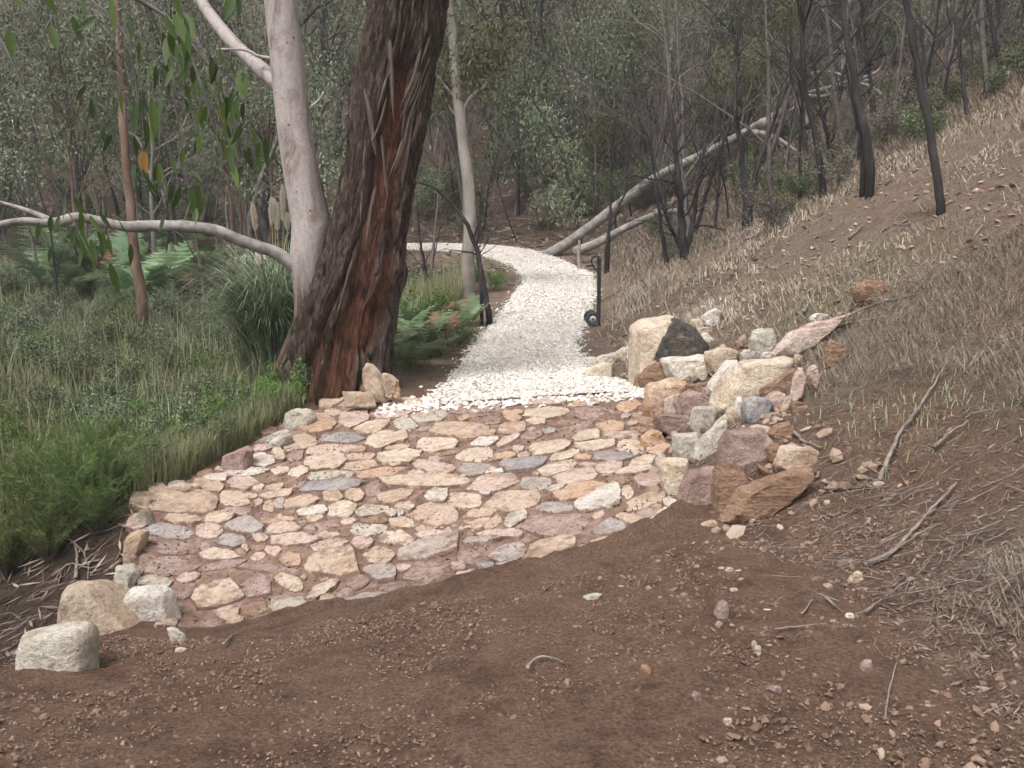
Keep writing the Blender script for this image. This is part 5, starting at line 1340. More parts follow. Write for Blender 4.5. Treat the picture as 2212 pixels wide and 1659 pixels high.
for (x0, y0, x1, y1, x2, y2) in [(560, 640, 552, 500, 545, 440), (588, 560, 588, 490, 586, 428), (594, 560, 594, 480, 592, 432), (612, 560, 612, 480, 610, 402), (622, 560, 621, 500, 620, 462), (600, 570, 600, 500, 599, 440)]:
    top_, mid_, bot_ = [at(np.array([a]), np.array([b]), 12.4)[0] for a, b in ((x2, y2), (x1, y1), (x0, y0))]
    bot_ = bot_ * .5 + PB * .5
    mb = MB(); add_tube(mb, smooth_path([PB, bot_, mid_, top_], 14), np.linspace(.007, .004, 14), 6)
    stm = build('flower_stem', mb, M_PSTEM, pam)
    mb = MB(); n = 1300
    tt = rng.random(n); P = mid_ * (1 - tt)[:, None] + top_ * tt[:, None]
    az = rng.random(n) * 6.28; up = rng.uniform(.9, 1.6, n)
    D = np.stack([np.cos(az), np.sin(az), up * 1.4], -1); D /= np.linalg.norm(D, axis=1)[:, None]
    ln = .06 * np.sin(np.pi * np.clip(tt * .8 + .2, 0, 1)) + .03
    leaves(mb, P + D * (ln * .5)[:, None], D, ln, .006, rng)
    o = mb.mesh('plume', M_PLUME, False, np.array(pam.location)); link('plume', o, pam)

# ------------------------------------------------------------------ bracken ferns
def frond(mb, P, az, L, arch, rng, tint):
    n = 13
    t = np.linspace(0, 1, n); a = arch[0] + arch[1] * t
    d = np.stack([np.sin(a) * math.cos(az), np.sin(a) * math.sin(az), np.cos(a)], -1)
    C = P + np.concatenate([[[0, 0, 0]], np.cumsum(d[:-1] * L / (n - 1), 0)])
    sd = np.array([-math.sin(az), math.cos(az), 0]); nr = np.cross(d, sd)
    add_tube(mb, C, np.linspace(.004, .001, n), 3, tint=tint, cap=False)
    for k in range(3, n):
        pl_ = L * .42 * math.sin(math.pi * min(.98, (k - 1.5) / n)) ** .8 * (1.15 - k / n * .75)
        for s in (-1, 1):
            dr = sd * s * .9 + d[k] * .42 - nr[k] * 0 + np.array([0, 0, rng.normal(-.12, .08)]); dr /= np.linalg.norm(dr)
            m = 6; u = (np.arange(m) + .5) / m
            base_ = C[k] + dr * (u * pl_)[:, None]
            wd = pl_ * .30 * (1.05 - u)
            ax = np.cross(dr, nr[k]); ax /= np.linalg.norm(ax)
            w2 = pl_ / m * .62
            V = np.stack([base_ - dr * w2, base_ + ax * wd[:, None] + dr * w2 * .5, base_ + dr * w2 * 1.1, base_ - ax * wd[:, None] + dr * w2 * .5], 1).reshape(-1, 3)
            mb.add(V, np.arange(m * 4).reshape(-1, 4), np.clip(tint + rng.normal(0, .12), 0, 1))
fern_me = []
for k in range(6):
    r_ = np.random.default_rng(400 + k); mb = MB()
    for s in range(9):
        frond(mb, np.array([r_.normal(0, .07), r_.normal(0, .07), 0]), r_.random() * 6.28, r_.uniform(.65, 1.05), (r_.uniform(.15, .5), r_.uniform(.5, 1.15)), r_, r_.uniform(.2, .9))
    fern_me.append(mb.mesh('fronds', M_FERNDEAD if k == 5 else M_FERN, smooth=False))
rng = np.random.default_rng(77)
FERN_A = [(880, 430), (1000, 450), (1100, 430), (1230, 450), (1300, 480), (780, 470), (200, 500), (260, 560), (420, 520), (560, 560), (660, 590), (220, 800), (330, 820), (640, 760), (760, 860), (860, 840), (1060, 740), (1150, 720), (1240, 700), (1330, 640), (500, 660), (100, 620), (1400, 560), (950, 560), (60, 760), (430, 700)]
FERN_D = [(130, 640), (350, 760), (1310, 560), (1300, 860), (1200, 620)]
def put_fern(f, x, y, dead, s, label, group):
    P = hit1(*fr(f, x, y))
    k = 5 if dead else int(rng.integers(0, 5))
    root = empty('bracken_fern', (P[0], P[1], gz(P[0], P[1]) - .02)); root.scale = (s, s, s); root.rotation_euler = (0, 0, rng.random() * 6.28)
    link('fronds', fern_me[k], root)
    tag(root, label, 'fern', group); REG.append((root, label, k))
for x, y in FERN_A: put_fern('L', x, y, False, rng.uniform(1.1, 1.7), 'green bracken in the bed beyond the low grey branch', 'green bracken across the gully')
for x, y in FERN_D: put_fern('L', x, y, True, rng.uniform(.8, 1.2), 'withered red bracken in the bed across the gully', 'withered bracken across the gully')
for x, y, d, s in [(1340, 1330, 0, .75), (1430, 1380, 0, .75), (1500, 1370, 0, .7), (1640, 1330, 0, .7), (1580, 1240, 0, .8), (1400, 1200, 0, .8), (1330, 1120, 0, .8), (1500, 1120, 0, .75), (1880, 1060, 0, .6), (1800, 1130, 0, .6), (1980, 1010, 0, .6), (1700, 1010, 0, .6), (1620, 1060, 0, .7)]:
    put_fern('M', x, y, d, s, 'green fern between the massive trunk and gravel path', 'ferns beside the massive trunk')
for x, y in [(1780, 1080), (1530, 1270), (1850, 1000), (1760, 1180)]:
    put_fern('M', x, y, True, .6, 'withered rusty fern in the bed between trunk and path', 'withered ferns beside the massive trunk')

# ================================================================== scrub on the hillsides
rng = np.random.default_rng(2024)
def project(P):
    P = np.atleast_2d(P); c, s = math.cos(PITCH), math.sin(PITCH)
    z_ = P[:, 2] - CAMZ; dep = P[:, 1] * c - z_ * s; upv = P[:, 1] * s + z_ * c
    return CX + FPX * P[:, 0] / dep, CY - FPX * upv / dep, dep
def far_from_path(x, y, d=1.3):
    return np.hypot(gc[:, 0] - x, gc[:, 1] - y).min() > d
def zone(x, y):
    px, py, _ = project(np.array([[x, y, gz(x, y)]])); px = px[0]
    if px < 600: return 'left of the pale gum'
    if px < 1000: return 'behind the massive trunk'
    if px < 1300: return 'beyond the path bend'
    if px < 1650: return 'above the fallen tree'
    return 'on the upper slope of the bank'
def sample(n, y0, y1, lo=-.66, hi=.66, pw=1.0, cond=None):
    out = []; tries = 0
    while len(out) < n and tries < n * 60:
        tries += 1
        y = y0 + (y1 - y0) * rng.random() ** pw; x = y * rng.uniform(lo, hi)
        if not far_from_path(x, y): continue
        if cond is not None and not cond(x, y): continue
        if any((x - a) ** 2 + (y - b) ** 2 < .35 for a, b in out): continue
        out.append((x, y))
    return out
def xr_at(y): return float(np.interp(y, _ty, XR))
for (x, y) in sample(120, 27.5, 78, pw=1.25) + sample(45, 31, 60, lo=-.12, hi=.42, pw=1.2) + sample(30, 24, 50, lo=-.6, hi=-.1, pw=1.2):
    k = int(rng.integers(0, 7)); s = rng.uniform(.7, 1.35)
    place(protos_gum[k], 'gum_sapling', (x, y, gz(x, y)), s, rng.random() * 6.28, 'leafy gum sapling ' + zone(x, y), 'tree', 'gum saplings ' + zone(x, y))
for (x, y) in sample(16, 17, 28, lo=.22, hi=.62, cond=lambda x, y: x > xr_at(y) + 3.2):
    k = int(rng.integers(0, 7)); s = rng.uniform(.5, .85)
    place(protos_gum[k], 'gum_sapling', (x, y, gz(x, y)), s, rng.random() * 6.28, 'small leafy sapling on the slope behind the fallen tree', 'tree', 'saplings behind the fallen tree')
for (x, y) in sample(26, 19, 30, lo=-.62, hi=-.16, cond=lambda x, y: x < -4.5):
    k = int(rng.integers(0, 7)); s = rng.uniform(.55, .95)
    place(protos_gum[k], 'gum_sapling', (x, y, gz(x, y)), s, rng.random() * 6.28, 'dark leafy sapling behind the bracken bed', 'tree', 'saplings behind the bracken')
for (x, y) in sample(105, 27.5, 60, pw=1.6) + sample(80, 27, 42, lo=-.16, hi=.42, pw=1.2):
    k = int(rng.integers(0, 7)); s = rng.uniform(.55, 1.15)
    place(protos_burnt[k], 'burnt_sapling', (x, y, gz(x, y)), s, rng.random() * 6.28, 'bare blackened sapling ' + zone(x, y), 'tree', 'bare saplings ' + zone(x, y), tilt=(rng.normal(0, .08), rng.normal(0, .08)))
for (x, y) in sample(66, 14.5, 27.5, lo=.15, hi=.62, cond=lambda x, y: x > xr_at(y) + 1.5 and (y > 17 or x > xr_at(y) + 3)):
    k = int(rng.integers(0, 7)); s = rng.uniform(.5, 1.0)
    place(protos_burnt[k], 'burnt_sapling', (x, y, gz(x, y)), s, rng.random() * 6.28, 'bare twiggy charred sapling around the fallen tree', 'tree', 'charred saplings around the fallen tree', tilt=(rng.normal(0, .1), rng.normal(0, .1)))
for (x, y) in sample(28, 18, 28, lo=-.5, hi=.0, cond=lambda x, y: x < float(np.interp(y, _ty, XL)) - .6):
    k = int(rng.integers(0, 7)); s = rng.uniform(.35, .7)
    place(protos_burnt[k], 'burnt_sapling', (x, y, gz(x, y)), s, rng.random() * 6.28, 'short bare charred sapling left of the path bend', 'tree', 'charred saplings left of the path bend', tilt=(rng.normal(0, .15), rng.normal(0, .15)))
for (x, y) in sample(130, 27, 60, pw=1.5) + sample(20, 29, 50, lo=-.12, hi=.35, pw=1.3):
    k = int(rng.choice([0, 1, 2, 3, 3, 5])); s = rng.uniform(.8, 1.7)
    place(protos_bush[k], 'shrub', (x, y, gz(x, y)), s, rng.random() * 6.28, 'low scrubby bush ' + zone(x, y), 'shrub', 'scrub bushes ' + zone(x, y), ('stems', 'foliage'))
for (x, y) in sample(42, 14, 27, lo=.12, hi=.62, cond=lambda x, y: x > xr_at(y) + 1.2 and (y > 16 or x > xr_at(y) + 2.5)):
    k = int(rng.choice([1, 1, 0, 5, 2])); s = rng.uniform(.5, 1.0)
    place(protos_bush[k], 'shrub', (x, y, gz(x, y)), s, rng.random() * 6.28, 'dusty low bush on the slope under the fallen tree', 'shrub', 'dusty bushes under the fallen tree', ('stems', 'foliage'))
for (x, y) in sample(110, 8.2, 21, lo=-.62, hi=-.17, cond=lambda x, y: x < float(np.interp(y, _ty, XL)) - .5 and math.hypot(x + 3.2, y - 12.4) > 1.2):
    k = int(rng.choice([0, 2, 3, 0, 4])); s = rng.uniform(.35, .7)
    place(protos_bush[k], 'shrub', (x, y, gz(x, y)), s, rng.random() * 6.28, 'small leafy weed bush in the gully grass', 'shrub', 'weed bushes in the gully grass', ('stems', 'foliage'))
# bushes one can point to
for (px, py, yy, k, s, label) in [(520, 985, 8.5, 4, .32, 'low bright weed against the flat grey edging block'), (455, 1030, 7.9, 0, .34, 'low dark weed against the mauve edging block'), (350, 1075, 7.3, 2, .34, 'low weed behind the far gully corner'), (545, 950, 9.0, 2, .36, 'olive weed just behind the flat grey edging block'), (712, 445, 12.5, 4, .75, 'bright green bush showing between the two trunks'), (875, 590, 13.5, 4, .8, 'green bush at the right side of the massive trunk'), (1060, 640, 18.5, 4, .55, 'green bush between the pale gum and the path'),
                                  (600, 915, 9.3, 4, .55, 'bright yellow green weed at the foot of the trunks'), (560, 930, 9.1, 4, .45, 'leafy green weed beside the edging blocks'), (430, 1010, 8.2, 4, .5, 'leafy green bush below the mauve edging block'), (480, 980, 8.9, 0, .5, 'dark leafy bush behind the mauve edging block'),
                                  (380, 1020, 7.9, 0, .5, 'dark twiggy bush behind the capping slab'), (950, 760, 11.8, 0, .42, 'dark bush at the edge of the dirt verge'), (990, 735, 12.8, 4, .4, 'green bush on the verge near the arching sapling')]:
    P = at(np.array([float(px)]), np.array([float(py)]), yy)[0]
    place(protos_bush[k], 'shrub', (P[0], yy, gz(P[0], yy)), s, px, label, 'shrub', 'bushes one can tell apart', ('stems', 'foliage'))
# feathery shrubs at the low left
def feather(seed, n):
    r_ = np.random.default_rng(seed); mw, ml = MB(), MB()
    for s in range(n):
        a = r_.random() * 6.28; e = r_.uniform(.1, .9); L_ = r_.uniform(.5, 1.0)
        P = smooth_path([[0, 0, -.1], [math.cos(a) * e * .3, math.sin(a) * e * .3, L_ * .5], [math.cos(a) * e * .75, math.sin(a) * e * .75, L_ * (1 - e * .25)]], 9)
        add_tube(mw, P, np.linspace(.006, .0015, 9), 3, cap=False)
        m = 150; t = r_.uniform(.25, 1, m); k = np.clip((t * 8).astype(int), 0, 7)
        Q = P[k] + (P[k + 1] - P[k]) * (t * 8 - k)[:, None]
        D = (P[k + 1] - P[k]); D /= np.linalg.norm(D, axis=1)[:, None]; D = D + r_.normal(0, .55, (m, 3))
        D /= np.linalg.norm(D, axis=1)[:, None]
        leaves(ml, Q + D * .04, D, r_.uniform(.05, .1, m), .0055, r_, np.clip(r_.uniform(.3, .9) + r_.normal(0, .12, m), 0, 1))
    return mw.mesh('stems', M_TWIG), ml.mesh('foliage', M_FEATH, smooth=False)
M_FEATH = leaf_mat('feathery_green', [(0, (.04, .065, .016, 1)), (.5, (.095, .135, .036, 1)), (1, (.18, .22, .07, 1))])
fp = [feather(500, 42), feather(501, 42)]
for q, (px, py, yy, s, label) in enumerate([(150, 1120, 6.6, .85, 'feathery green shrub at the far low side of the paving'), (250, 1150, 6.9, .75, 'feathery green shrub touching the low corner of the paving'), (120, 1000, 7.6, .8, 'upper feathery green shrub by the gully grass'), (220, 1060, 7.7, .8, 'middle feathery green shrub behind the low corner'), (40, 1080, 6.9, .9, 'feathery shrub at the outer edge of the gully side'), (330, 1040, 8.0, .5, 'small feathery shrub behind the capping slab'), (215, 1180, 6.45, .6, 'lowest feathery shrub hanging over the twiggy litter'), (105, 1190, 6.3, .65, 'feathery shrub above the big smooth grey block'), (10, 1170, 6.3, .7, 'feathery shrub farthest out on the gully side')]):
    P = at(np.array([float(px)]), np.array([float(py)]), yy)[0]
    place(fp[q % 2], 'shrub', (P[0], yy, gz(P[0], yy)), s, q * 1.7, label, 'shrub', 'feathery shrubs', ('stems', 'foliage'))

# ================================================================== grass, straw and litter
rng = np.random.default_rng(90)
def cull(x, y, m=140):
    z = H(x, y); px, py, _ = project(np.stack([x, y, z], -1))
    k = (px > -m) & (px < 2212 + m) & (py < 1659 + m)
    return x[k], y[k], z[k]
mb = MB()
N = 150000
y = 7.0 + 16 * rng.random(N) ** 1.5; x = np.interp(y, _ty, XL) - .12 - rng.random(N) ** .8 * 12
cl = fbm2(x, y, 1.1, 61, 3)
k = (rng.random(N) < .45 + 1.1 * cl) & (np.hypot(x + 1.78, y - 8.85) > .6)
x, y, z = cull(x[k], y[k])
hgt = rng.uniform(.12, .5, len(x)) * (1 + 1.0 * fbm2(x, y, .9, 62, 3)) * np.where(y < 8.5, .75, 1) * np.where(rng.random(len(x)) < .05, 1.7, 1)
tn = np.clip(.5 + .55 * fbm2(x, y, 1.6, 63, 3) + rng.normal(0, .22, len(x)), 0, 1)
blades(mb, np.stack([x, y, z], -1), hgt, .006 + .0004 * y, rng.uniform(.05, 1.1, len(x)), rng, tn)
N = 13000
y = rng.uniform(6.9, 9.6, N); x = np.interp(y, _ty, XL) + .10 - rng.random(N) ** 1.3 * 1.1
k = ~inside(pav, x, y) & (np.hypot(x + 1.95, y - 9.65) > .62) & (rng.random(N) < .35 + .65 * sstep(6.3, 7.2, y))
x, y, z = cull(x[k], y[k])
blades(mb, np.stack([x, y, z], -1), rng.uniform(.1, .38, len(x)), .008, rng.uniform(.05, .8, len(x)), rng, np.clip(rng.normal(.55, .25, len(x)), 0, 1))
for _k in range(420):      # bare stalks standing in the grass
    yy = 8 + 12 * rng.random() ** 1.4; xx = float(np.interp(yy, _ty, XL)) - .4 - rng.random() * 7
    hh = rng.uniform(.4, 1.0); dx, dy = rng.normal(0, .25, 2); z0 = gz(xx, yy)
    add_tube(mb, [(xx, yy, z0), (xx + dx * .4, yy + dy * .4, z0 + hh * .55), (xx + dx * hh, yy + dy * hh, z0 + hh)], [.005, .004, .002], 3, tint=rng.uniform(.85, 1), cap=False)
tag(build('gully_grass', mb, M_GRASSG), 'tall wispy green grass filling the gully', 'grass', None, 'stuff')
mb = MB()
N = 26000          # reedy grass between trunk and path
y = rng.uniform(11.5, 19.5, N); x = np.interp(y, _ty, XL) - .15 - rng.random(N) * 2.6
x, y, z = cull(x, y)
k = rng.random(len(x)) < .5 + .9 * fbm2(x, y, 1.3, 64, 3); x, y, z = x[k], y[k], z[k]
blades(mb, np.stack([x, y, z], -1), rng.uniform(.25, .7, len(x)), .012, rng.uniform(.05, .5, len(x)), rng, np.clip(.6 + rng.normal(0, .25, len(x)), 0, 1))
tag(build('reed_grass', mb, M_GRASSG), 'reedy green grass between the massive trunk and the path', 'grass', None, 'stuff')

# straw and dead grass on the bank
mb = MB()
N = 250000
y = 1.6 + 24 * rng.random(N) ** 1.7; x = np.interp(y, _ty, XR) + .12 + rng.random(N) ** 1.1 * 7.5
u_ = x - np.interp(y, _ty, XR)
rawm = .95 - np.hypot((x - 2.1) / 1.0, (y - 5.3) / 1.7) + .25 * fbm2(x, y, 2.5, 52, 3)
cl = fbm2(x, y, .9, 65, 4)
dirtface = np.clip(np.exp(-((u_ - 2.9) / 1.5) ** 2) * 1.25 * (1 + .9 * fbm2(x, y, 1.2, 87, 3)), 0, 1) * sstep(7.2, 9.0, y) * (1 - sstep(12.5, 15, y))
pile = (y > 4.9) & (y < 9.6) & (u_ < 1.15)
p = np.clip(.36 + 1.7 * cl, .03, 1) * sstep(.05, .7, u_) * (rawm < .02) * (1 - .95 * dirtface) * ~pile
k = rng.random(N) < p
x, y, z = cull(x[k], y[k]); n = len(x)
stand = rng.random(n) < .03
az = np.where(rng.random(n) < .55, math.pi + rng.normal(-.4, .8, n), rng.random(n) * 6.28)
ln = np.where(stand, rng.uniform(.1, .8, n), rng.uniform(1.25, 1.9, n))
hgt = np.where(stand, rng.uniform(.06, .22, n), rng.uniform(.06, .3, n))
pale = np.exp(-((y - 11.5) / 4) ** 2) * .5
tn = np.clip(.28 + pale + .35 * fbm2(x, y, 1.4, 66, 3) + rng.normal(0, .22, n), 0, 1)
blades(mb, np.stack([x, y, z + .004], -1), hgt, .003 + .0004 * y, ln, rng, tn, az, .15)
N = 120000          # fine matted straw on the near bank
y = 1.6 + 6.5 * rng.random(N); x = np.interp(y, _ty, XR) + .45 + rng.random(N) * 3.2
k = (.95 - np.hypot((x - 2.1) / 1.0, (y - 5.3) / 1.7) < .05) & (rng.random(N) < .55 + 1.0 * fbm2(x, y, 1.6, 69, 3))
x, y, z = cull(x[k], y[k]); n = len(x)
blades(mb, np.stack([x, y, z + .003], -1), rng.uniform(.05, .22, n), .0026, rng.uniform(1.2, 1.95, n), rng, np.clip(rng.normal(.35, .22, n), 0, 1), np.where(rng.random(n) < .6, math.pi + rng.normal(-.3, .9, n), rng.random(n) * 6.28), .12)
tag(build('straw', mb, M_STRAW), 'matted dry straw covering the bank', 'dry grass', None, 'stuff')
mb = MB()
N = 5200           # green grass tufts on the bank
cxs = [(1990, 640), (1890, 660), (1800, 640), (1750, 700), (1700, 690), (1960, 560), (1550, 520), (1480, 600), (1590, 640), (1850, 560), (2000, 860), (1950, 900)]
for (a, b) in cxs:
    P = hit1(a, b); m = 240
    x = P[0] + rng.normal(0, .28, m); y = P[1] + rng.normal(0, .35, m); z = H(x, y)
    blades(mb, np.stack([x, y, z], -1), rng.uniform(.05, .14, m), .005, rng.uniform(.3, 1.3, m), rng, rng.uniform(.6, 1, m))
tag(build('bank_grass', mb, M_GRASSG), 'thin green grass tufts coming through the straw', 'grass', None, 'stuff')
# standing straw and scrub grass further up
mb = MB()
N = 60000
y = 13 + 24 * rng.random(N); x = np.interp(y, _ty, XR) + .2 + rng.random(N) * 13
k = rng.random(N) < .4 + .9 * fbm2(x, y, .7, 67, 3)
x, y, z = cull(x[k], y[k]); n = len(x)
blades(mb, np.stack([x, y, z], -1), rng.uniform(.08, .30, n), .011, rng.uniform(.5, 1.5, n), rng, np.clip(.48 + .45 * fbm2(x, y, .5, 68, 3) + rng.normal(0, .2, n), 0, 1))
tag(build('slope_grass', mb, M_STRAW), 'dry grass standing on the slope under the burnt trees', 'dry grass', None, 'stuff')

def flat_litter(mb, x, y, L0, L1, wr, rng, tint, lift=.006):
    n = len(x); z = H(x, y); e = .05
    gxx = (H(x + e, y) - z) / e; gyy = (H(x, y + e) - z) / e
    a = rng.random(n) * 6.28; dx, dy = np.cos(a), np.sin(a)
    D = np.stack([dx, dy, dx * gxx + dy * gyy + rng.normal(0, .18, n)], -1); D /= np.linalg.norm(D, axis=1)[:, None]
    L = rng.uniform(L0, L1, n)
    nrm = np.stack([-gxx, -gyy, np.ones(n)], -1) + rng.normal(0, .35, (n, 3)); 
    S = np.cross(D, nrm); S /= np.linalg.norm(S, axis=1)[:, None]
    C = np.stack([x, y, z + lift], -1); w = (L * wr * rng.uniform(.6, 1.4, n))[:, None]; L = L[:, None]
    V = np.stack([C - D * L * .5, C + S * w * .5, C + D * L * .5, C - S * w * .5], 1).reshape(-1, 3)
    mb.add(V, np.arange(n * 4).reshape(-1, 4), np.repeat(tint, 4))
mb = MB()
N = 26000
y = 1.6 + 16 * rng.random(N) ** 1.5; x = np.interp(y, _ty, XR) + rng.exponential(1.6, N)
x, y, _z = cull(x, y)
flat_litter(mb, x, y, .02, .07, .16, rng, rng.random(len(x)) * .7)
N = 5000
y = rng.uniform(1.5, 5.2, N); x = rng.uniform(-2.2, 1.9, N); x, y, _z = cull(x, y)
k = rng.random(len(x)) < .25 + .5 * sstep(.4, 1.6, x); x, y = x[k], y[k]
flat_litter(mb, x, y, .008, .035, .12, rng, rng.random(len(x)) * .6)
N = 2600           # dirt verge left of the path
y = rng.uniform(9.3, 24, N); x = np.interp(y, _ty, XL) + rng.uniform(-.5, .5, N); flat_litter(mb, x, y, .03, .09, .2, rng, rng.random(N))
N = 900           # twiggy ground beside the low boulders
y = rng.uniform(4.0, 6.6, N); x = np.interp(y, _ty, XL) - rng.random(N) * 2.2; flat_litter(mb, x, y, .04, .22, .09, rng, rng.random(N), .02)
N = 260            # a few leaves blown onto the gravel
ss = rng.integers(0, 110, N); q2 = gc[ss] + gn[ss] * (gh[ss] * rng.uniform(-.95, .95, N))[:, None]
flat_litter(mb, q2[:, 0], q2[:, 1], .03, .09, .25, rng, rng.random(N) * .6, .085)
tag(build('leaf_litter', mb, M_DRYMIX), 'fallen leaves bark and twigs strewn over the bank and track', 'litter', None, 'stuff')
mb = MB()
N = 34000
y = 22 + 40 * rng.random(N) ** 1.3; x = y * rng.uniform(-.66, .66, N)
flat_litter(mb, x, y, .08, .45, .16, rng, np.clip(rng.normal(.4, .28, N), 0, 1), .02)
tag(build('bush_litter', mb, M_DRYMIX), 'bark sticks and leaves covering the far bushland floor', 'litter', None, 'stuff')
# gravelly crumbs on the dirt track
mb = MB()
N = 52000
y = 1.4 + 4.0 * rng.random(N); x = rng.uniform(-2.3, 2.0, N); x, y, z = cull(x, y)
k = ~inside(pav, x, y); x, y, z = x[k], y[k], z[k]
sz = .003 + .013 * rng.random(len(x)) ** 3
scatter_chips(mb, np.stack([x, y, z], -1), sz, rng, .7, np.clip(rng.normal(.33, .2, len(x)), 0, 1), .35)
N = 1500
y = rng.uniform(2.0, 5.0, N); x = rng.normal(1.45, .42, N); x, y, z = cull(x, y)
k = (x > .5) & ~inside(pav, x, y); x, y, z = x[k], y[k], z[k]
scatter_chips(mb, np.stack([x, y, z], -1), .008 + .030 * rng.random(len(x)) ** 3.2, rng, .65, np.clip(rng.normal(.36, .2, len(x)), 0, 1), .42, True)
N = 6500
y = rng.uniform(1.4, 5.2, N); x = rng.uniform(-2.2, 1.9, N); x, y, z = cull(x, y); k = ~inside(pav, x, y) & (rng.random(len(x)) < .4 + fbm2(x, y, 1.6, 33, 3) * 1.2); x, y, z = x[k], y[k], z[k]
scatter_chips(mb, np.stack([x, y, z], -1), .007 + .020 * rng.random(len(x)) ** 2.5, rng, .85, np.clip(rng.normal(.25, .17, len(x)), 0, 1), .4, True)
N = 1100           # stony patches on the bank
y = rng.uniform(8, 14, N); x = np.interp(y, _ty, XR) + rng.uniform(.3, 4.5, N); x, y, z = cull(x, y)
scatter_chips(mb, np.stack([x, y, z], -1), .02 + .06 * rng.random(len(x)) ** 2, rng, .5, np.clip(rng.normal(.75, .18, len(x)), 0, 1), .3, True)
tag(build('pebbles', mb, M_PEBBLE, smooth=False), 'small stones and crumbs scattered over the dirt', 'pebbles', None, 'stuff')

mb = MB()
N = 420
y = rng.uniform(5.0, 9.3, N); x = np.interp(y, _ty, XR) + rng.uniform(-.15, 1.1, N); z = H(x, y)
scatter_chips(mb, np.stack([x, y, z], -1), .03 + .08 * rng.random(N) ** 2, rng, .8, np.clip(rng.normal(.75, .2, N), 0, 1), .25, True)
tag(build('rubble', mb, M_PEBBLE, smooth=False), 'small broken stone filling between the piled rocks', 'rubble', None, 'stuff')

# ------------------------------------------------------------------ loose stones on the dirt one can point to
GD = 'loose stones lying on the dirt track'
for f, spec, key, label in [('D', (2025, 1105, 110, 150, 20), 'm', 'flat upright brown stone on the dirt right of centre'), ('D', (2000, 1225, 60, 50, 0), 't', 'small tan stone just below the flat upright brown stone'), ('D', (1400, 1610, 110, 120, 0), 'e', 'brown stone near the bottom edge of the track'),
                            ('D', (840, 1255, 100, 45, 0), 'e', 'half buried tan stone in the middle of the dirt'), ('D', (960, 1000, 160, 60, -10), 'l', 'crumbling grey stone flush in the dirt'), ('D', (2015, 780, 60, 50, 0), 't', 'first of the row of pale chips on the dirt'),
                            ('D', (2085, 785, 75, 50, 10), 't', 'second and largest of the row of pale chips'), ('D', (2160, 795, 70, 40, 0), 'p', 'last of the row of pale chips on the dirt'), ('D', (2120, 945, 75, 40, 0), 't', 'flat yellowish chip above the flat upright stone'),
                            ('I', (110, 1410, 75, 65, 10), 'm', 'rounded mauve stone low on the track'), ('I', (990, 945, 50, 40, 20), 'w', 'white chip among the rubble at the foot of the bank'), ('I', (440, 1105, 40, 35, 0), 't', 'upper of the pair of tan pebbles near the track edge'),
                            ('I', (465, 1140, 40, 50, 0), 't', 'lower of the pair of tan pebbles near the track edge'), ('I', (1085, 1240, 80, 90, 0), 'm', 'mauve lump at the foot of the straw bank'), ('I', (860, 790, 80, 55, -30), 't', 'largest tan chip in the rubble fan'),
                            ('I', (790, 740, 110, 35, -20), 'e', 'long brown chip in the rubble fan'), ('I', (1020, 720, 90, 60, -30), 't', 'tan slab at the top of the rubble fan'), ('I', (950, 640, 90, 45, -10), 'm', 'mauve chip above the rubble fan'), ('I', (570, 1365, 75, 40, 0), 'm', 'mauve stone lying alone right of the bottom centre'),
                            ('I', (290, 1550, 60, 45, 0), 't', 'tan stone at the very bottom of the track'), ('F', (950, 760, 90, 45, 0), 't', 'yellowish stone below the thin pale chip'), ('F', (1550, 370, 50, 60, 0), 'w', 'small white chip in the near mortar')]:
    rock('stone', f, spec, key, label, GD, depth=.8, sink=.2, cuts=2, cat='stone')

